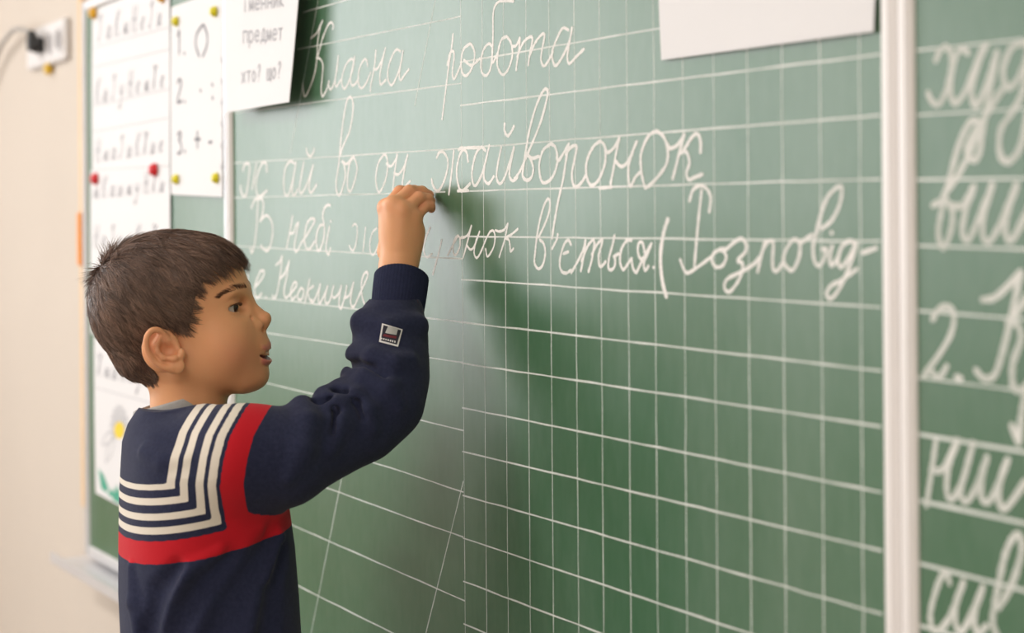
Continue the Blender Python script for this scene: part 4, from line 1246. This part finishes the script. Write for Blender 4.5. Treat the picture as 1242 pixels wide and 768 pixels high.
ARMR = [.0450, .0490, .0485, .0385, .0375, .0375, .0380, .0375, .0355, .0290]
ARML = [Lp(240, 541, 1.96), SHL, Lp(247, 640, 2.03), ELL_, Lp(246, 820, 2.03), Lp(260, 885, 2.015)]
ARMLR = [.045, .043, .038, .035, .032, .027]
BULGES = [ # rolls of cloth at the inner elbow, on the sleeve and down the back: photo px paths on the cloth, radii
 ([(430, 430), (452, 434), (478, 440), (500, 436)], [.010, .010, .008, .003]),
 ([(426, 456), (445, 460), (470, 472), (484, 492)], [.012, .012, .009, .003]),
 ([(411, 473), (428, 484), (446, 500), (452, 520)], [.012, .012, .009, .003]),
 ([(393, 481), (406, 494), (412, 515), (402, 545)], [.011, .011, .010, .003]),
 ([(366, 492), (374, 512), (368, 545), (350, 580)], [.011, .011, .010, .003]),
 ([(438, 390), (470, 398), (508, 394)], [.012, .009, .010]),
 ([(322, 648), (290, 690), (255, 735), (215, 800)], [.004, .016, .019, .012]),
 ([(268, 672), (228, 700), (192, 748), (172, 800)], [.003, .012, .016, .010]),
 ([(340, 655), (328, 705), (300, 790)], [.003, .014, .015]),
 ([(160, 690), (166, 730), (178, 790)], [.002, .010, .008]),
 ([(176, 548), (200, 560), (230, 556)], [.002, .006, .002])]
GROOVES = [
 ([(422, 446), (434, 443), (452, 448), (466, 458)], [.0050, .0045, .0030, .0010]),
 ([(409, 479), (420, 480), (434, 491), (440, 506)], [.0050, .0045, .0030, .0010]),
 ([(384, 489), (400, 488), (408, 500), (404, 525)], [.0045, .0040, .0030, .0010])]
def base_sweater(P):
    return np.minimum(torso(P), chain(P, ARMP, ARMR, .02))
def on_cloth(px, py, inset):
    ss_ = np.linspace(1.66, 1.95, 300)
    Q = np.array([Lp(px, py, q) for q in ss_], np.float32)
    f_ = base_sweater(Q)
    neg = np.where(f_ < 0)[0]
    k = neg[0] if len(neg) else int(np.argmin(f_))
    return Lp(px, py, ss_[k] + (inset if len(neg) else 0))
BULGE3 = [([on_cloth(*q, .42 * r) for q, r in zip(p_, r_)], r_) for p_, r_ in BULGES]
GROOVE3 = [([on_cloth(*q, -.15 * r) for q, r in zip(p_, r_)], r_) for p_, r_ in GROOVES]
SOFT3 = [([on_cloth(*q, -.72 * r) for q, r in zip(p_, r_)], r_) for p_, r_ in (
 ([(330, 650), (306, 690), (276, 732), (246, 790)], [.006, .013, .015, .015]),
 ([(282, 676), (250, 708), (222, 748), (205, 800)], [.004, .011, .014, .014]),
 ([(215, 690), (190, 722), (178, 770)], [.003, .010, .010]),
 ([(344, 668), (334, 720), (322, 790)], [.003, .010, .012]))]
def sweater(P):
    t = torso(P)
    a = chain(P, ARMP, ARMR, .02)
    d = smin(t, a, .022)
    sh = chain(P, [Lp(224, 534, 1.87), Lp(255, 537, 1.79), Lp(298, 537, 1.765)], [.028, .032, .034], .02)
    d = smin(d, sh, .02)
    shl = chain(P, [Lp(224, 528, 1.88), Lp(250, 538, 1.97), SHL], [.030, .036, .038], .02)
    d = smin(d, shl, .02)
    d = smin(d, chain(P, ARML, ARMLR, .015), .015)
    for pts_, rad in BULGE3:
        d = smin(d, chain(P, pts_, rad, .004), .013)
    for pts_, rad in GROOVE3:
        d = smax(d, -chain(P, pts_, rad, .003), .010)
    for pts_, rad in SOFT3:
        d = smax(d, -chain(P, pts_, rad, .003), .016)
    # neck opening
    nk = cap(P, HP(232, 440), HP(222, 500), .047, .0480)
    d = smax(d, -nk, .004)
    # cloth is hollow at the cuff end
    return d
def sweater_material():
    m = bpy.data.materials.new('sweater_knit'); N, L, P = nodes_of(m)
    at = N.new('ShaderNodeAttribute'); at.attribute_name = 'stripe'
    def band(a, b_):
        g = N.new('ShaderNodeMath'); g.operation = 'GREATER_THAN'; g.inputs[1].default_value = a; L.new(at.outputs['Fac'], g.inputs[0])
        l = N.new('ShaderNodeMath'); l.operation = 'LESS_THAN'; l.inputs[1].default_value = b_; L.new(at.outputs['Fac'], l.inputs[0])
        mu = N.new('ShaderNodeMath'); mu.operation = 'MULTIPLY'; L.new(g.outputs[0], mu.inputs[0]); L.new(l.outputs[0], mu.inputs[1])
        return mu
    tc = N.new('ShaderNodeTexCoord')
    nz = N.new('ShaderNodeTexNoise'); nz.inputs['Scale'].default_value = 260; nz.inputs['Detail'].default_value = 4
    L.new(tc.outputs['Object'], nz.inputs['Vector'])
    nv = N.new('ShaderNodeMixRGB'); nv.inputs['Color1'].default_value = (0.013, 0.016, 0.040, 1); nv.inputs['Color2'].default_value = (0.032, 0.037, 0.078, 1)
    L.new(nz.outputs['Fac'], nv.inputs['Fac'])
    prev = nv
    for (a, b_, col) in ((0, 1, (0.72, 0.66, 0.57)), (2, 3, (0.72, 0.66, 0.57)), (4, 5, (0.72, 0.66, 0.57)), (6, 7, (0.72, 0.66, 0.57)), (8, 9, (0.52, 0.012, 0.022))):
        mx = N.new('ShaderNodeMixRGB'); mx.inputs['Color2'].default_value = (*col, 1)
        bd = band(a, b_); L.new(bd.outputs[0], mx.inputs['Fac']); L.new(prev.outputs['Color'], mx.inputs['Color1']); prev = mx
    L.new(prev.outputs['Color'], P.inputs['Base Color'])
    P.inputs['Roughness'].default_value = 0.92; P.inputs['Specular IOR Level'].default_value = 0.15
    P.inputs['Sheen Weight'].default_value = 0.08; P.inputs['Sheen Roughness'].default_value = 0.5
    wv = N.new('ShaderNodeTexNoise'); wv.inputs['Scale'].default_value = 900; wv.inputs['Detail'].default_value = 2
    L.new(tc.outputs['Object'], wv.inputs['Vector'])
    bp = N.new('ShaderNodeBump'); bp.inputs['Strength'].default_value = 0.35; bp.inputs['Distance'].default_value = 0.0012
    L.new(wv.outputs['Fac'], bp.inputs['Height']); L.new(bp.outputs['Normal'], P.inputs['Normal'])
    return m
M_KNIT = sweater_material()
slo = np.array([Lp(128, 600, 1.83)[0], tk_b[0] - .02, -2.13]); shi = np.array([Lp(530, 500, 1.85)[0], Lp(480, 366, 1.9)[1] + .01, -1.66])
shi[1] = Lp(480, 362, 1.92)[1]
sv_, sf_ = sdf_mesh(sweater, slo, shi, .0022)
sw_o = np_mesh('sweater', to_world(sv_), sf_, M_KNIT, boy, tuple(base))
def stripe_field(Q):
    P = Q.astype(np.float32)
    X = CX + Q[:, 0] / 1.80 * FPX; Y = CY - Q[:, 1] / 1.80 * FPX
    sb = Y + .10 * (X - 147) + .0004 * np.clip(X - 147, 0, 400) ** 2
    shf = np.interp(Y, [470, 480, 494, 515, 540, 572, 600, 628], [28, 22, 16, 6, 0, -5.5, -5, -2])
    ss = X - shf
    kb = [582, 588.5, 598, 606, 616, 624, 632, 640.5, 648, 676]; ks = [219, 230, 236, 246, 256, 266, 271, 282, 286, 314]
    def ext(v_, k):
        r = np.interp(v_, k, np.arange(10.))
        r = np.where(v_ < k[0], (v_ - k[0]) / 10, r); return np.where(v_ > k[-1], 9 + (v_ - k[-1]) / 10, r)
    qb, qs = ext(sb, kb), ext(ss, ks)
    dt = torso(P); da = np.minimum(chain(P, ARMP, ARMR, .02), cap(P, Lp(255, 528, 1.79), Lp(298, 528, 1.765), .037, .040))
    wt = (dt < da - .002) & (Y > 598)
    qs = np.where(wt, np.minimum(qs, 8.5), qs)
    far = Q[:, 2] < -1.90
    qs = np.where(far & (X > 250), np.minimum(qs, 7.5), qs)
    return np.maximum(qb, qs)
attr(sw_o, 'stripe', stripe_field(sv_))

# ribbed cuff of the raised sleeve
m_cuff = mat('cuff_rib', (0.020, 0.024, 0.055), 0.92, noise=.25, nscale=200, spec=.15, bump=.3, bscale=700)
def ring_part(name, c0, c1, r0, r1, th, material, parent, ribs=0, depth=.0, n=144, squash=.9, rows=10, bulge=0.0, tilt0=None, amp=.0008):
    c0, c1 = np.asarray(c0), np.asarray(c1)
    ax = c1 - c0; ax /= np.linalg.norm(ax)
    u_ = np.cross(ax, [0, 0, 1.0]); u_ /= np.linalg.norm(u_); w_ = np.cross(ax, u_)
    v = []; f = []
    prof = [(t, 0.0) for t in np.linspace(0, 1, rows)] + [(1.02, -th * .5)] + [(t, -th) for t in np.linspace(1, 0, 5)]
    for t, off in prof:
        R_ = r0 + (r1 - r0) * t + off + bulge * math.sin(math.pi * min(1, max(0, t)))
        for k in range(n):
            a = 2 * math.pi * k / n
            rr = R_ + (amp * math.cos(ribs * a) if ribs else 0)
            v.append(c0 + (c1 - c0) * t + u_ * rr * math.cos(a) + w_ * rr * squash * math.sin(a))
    m_ = len(prof)
    for i in range(m_ - 1):
        for k in range(n):
            f.append((i * n + k, i * n + (k + 1) % n, (i + 1) * n + (k + 1) % n, (i + 1) * n + k))
    o_ = link(name, to_world(np.array(v)), f, material, parent, True, tuple(base)); fix_normals(o_); return o_
ring_part('cuff', Lp(481, 386, 1.912), Lp(487.0, 336.5, 1.944), .0292, .0315, .003, m_cuff, boy, ribs=48, amp=.0004, bulge=.0006)
ring_part('cuff', Lp(258, 880, 2.016), Lp(262, 918, 2.01), .0255, .0250, .003, m_cuff, boy, ribs=40, amp=.0004)
# neckline rib and the grey collar under it
m_grey = mat('collar_grey', (0.42, 0.41, 0.40), 0.9, noise=.15, nscale=300, bump=.2, bscale=600)
ring_part('neckline', HP(219, 510), HP(216, 498), .0545, .0495, .004, m_cuff, boy, ribs=70, amp=.0003, squash=1.0, bulge=.001)
ring_part('shirt_collar', HP(217, 506), HP(211, 485), .0490, .0462, .004, m_grey, boy, squash=1.0, bulge=.0012)

# sleeve badge, laid on the cloth
bvh_sw = BVHTree.FromPolygons([Vector(p) for p in to_world(sv_)], sf_.tolist())
def drape(poly, off, nsub=6):
    """a small four-cornered patch laid on the sleeve; corners in photo px"""
    c = [np.array(q, float) for q in poly]; v = []; f = []
    for i in range(nsub + 1):
        for j in range(nsub + 1):
            s_, t = j / nsub, i / nsub
            q = (c[0] * (1 - s_) + c[1] * s_) * (1 - t) + (c[3] * (1 - s_) + c[2] * s_) * t
            d = Vector(ray(*q)).normalized()
            h = bvh_sw.ray_cast(Vector(CAM), d)
            p = h[0] if h[0] is not None else Vector(pt(q[0], q[1], 1.86))
            v.append(tuple(p + h[1] * off if h[1] is not None and h[1].dot(d) < 0 else p - d * off))
    for i in range(nsub):
        for j in range(nsub):
            a = i * (nsub + 1) + j; f.append((a, a + 1, a + nsub + 2, a + nsub + 1))
    return v, f
bd = None
def bq(x, y): return (400 + x / 3.339, 210 + y / 3.339)
for nm, poly, off, mm in (('sleeve_badge', [(213, 610), (294, 634), (276, 706), (200, 686)], .0009, mat('badge_white', (0.75, 0.73, 0.72), .8)),
                          ('badge_field', [(219, 617), (287, 638), (271, 698), (207, 681)], .0013, mat('badge_navy', (0.02, 0.02, 0.035), .8)),
                          ('badge_emblem', [(236, 622), (274, 632), (268, 658), (225, 648)], .0016, mat('badge_silver', (0.55, 0.55, 0.54), .5)),
                          ('badge_band', [(221, 652), (270, 664), (267, 674), (215, 662)], .0016, mat('badge_red', (0.16, 0.02, 0.03), .8))):
    v, f = drape([bq(*q) for q in poly], off)
    o_ = link(nm, v, f, mm, boy if bd is None else bd, True, tuple(base))
    if bd is None: bd = o_
mbt = MB()
for k in range(7):
    x = 209 + k * 8.6; y = 668 + k * 2.4
    v, f = drape([bq(x, y), bq(x + 5, y + 1), bq(x + 4.4, y + 9), bq(x - .6, y + 8)], .0016, 1); mbt.add(v, f)
o_ = mbt.build('badge_lettering', MATS['badge_white'], bd, fix=False); o_['kind'] = 'stuff'

# trousers and shoes (below the picture)
ZF = -CAM[2]
HIPR = np.array([base_l[0] + .01, -.60, -TS + .055]); HIPL = np.array([base_l[0] + .01, -.60, -TS - .055])
def trousers(P):
    d = ell(P, (base_l[0] + .008, tk_b[0] + .03, -TS), (.088, .10, .112), None)
    for Hh in (HIPR, HIPL):
        sg = 1 if Hh is HIPR else -1
        d = smin(d, chain(P, [Hh + np.array([0, -.05, 0]), np.array([Hh[0] + .012, ZF + .36, -TS + .065 * sg]), np.array([Hh[0], ZF + .055, -TS + .07 * sg])], [.070, .053, .047], .02), .03)
    d = np.maximum(d, ZF + .035 - P[:, 1])
    return d
tv, tf = sdf_mesh(trousers, (base_l[0] - .14, ZF + .02, -TS - .17), (base_l[0] + .16, tk_b[0] + .15, -TS + .17), .006)
np_mesh('trousers', to_world(tv), tf, mat('trouser_grey', (0.03, 0.03, 0.035), .85, noise=.2, nscale=150), boy, tuple(base))
m_shoe = mat('shoe_black', (0.02, 0.02, 0.022), .4); m_sole = mat('shoe_sole', (0.35, 0.33, 0.30), .7)
for sg in (1, -1):
    cz = -TS + .07 * sg; a0 = base_l[0] + .01
    def shoe(P):
        d = chain(P, [(a0 - .045, ZF + .045, cz), (a0 + .03, ZF + .042, cz), (a0 + .115, ZF + .030, cz - .02)], [.036, .038, .030], .02)
        d = smin(d, cap(P, (a0 - .015, ZF + .05, cz), (a0 - .012, ZF + .095, cz), .036, .036), .02)
        return np.maximum(d, ZF + .012 - P[:, 1])
    v, f = sdf_mesh(shoe, (a0 - .10, ZF, cz - .08), (a0 + .17, ZF + .15, cz + .06), .005)
    sh_o = np_mesh('shoe', to_world(v), f, m_shoe, boy, tuple(base))
    def sole(P):
        d = chain(P, [(a0 - .045, ZF + .02, cz), (a0 + .03, ZF + .02, cz), (a0 + .115, ZF + .02, cz - .02)], [.041, .043, .035], .02)
        return np.maximum(np.maximum(d, P[:, 1] - ZF - .016), ZF + .0005 - P[:, 1])
    v, f = sdf_mesh(sole, (a0 - .10, ZF - .006, cz - .08), (a0 + .17, ZF + .05, cz + .06), .005)
    np_mesh('sole', to_world(v), f, m_sole, sh_o, tuple(base))
# stub of chalk between finger tips and board
p_tip = on_plane(526.0, 236.5, -.0012); p_in = pt(508, 239, 1.988)
b = MB(); dv = (p_in - p_tip) / np.linalg.norm(p_in - p_tip); tube(b, [tuple(p_tip + dv * .004), tuple(p_tip + dv * .010), tuple(p_tip + dv * .034)], [.0035, .0046, .0048], 12)
tag(b.build('chalk_stick', M_CHALK, None, True, tuple(p_tip)), 'short white chalk stub pinched in the boy\'s finger tips', 'chalk')
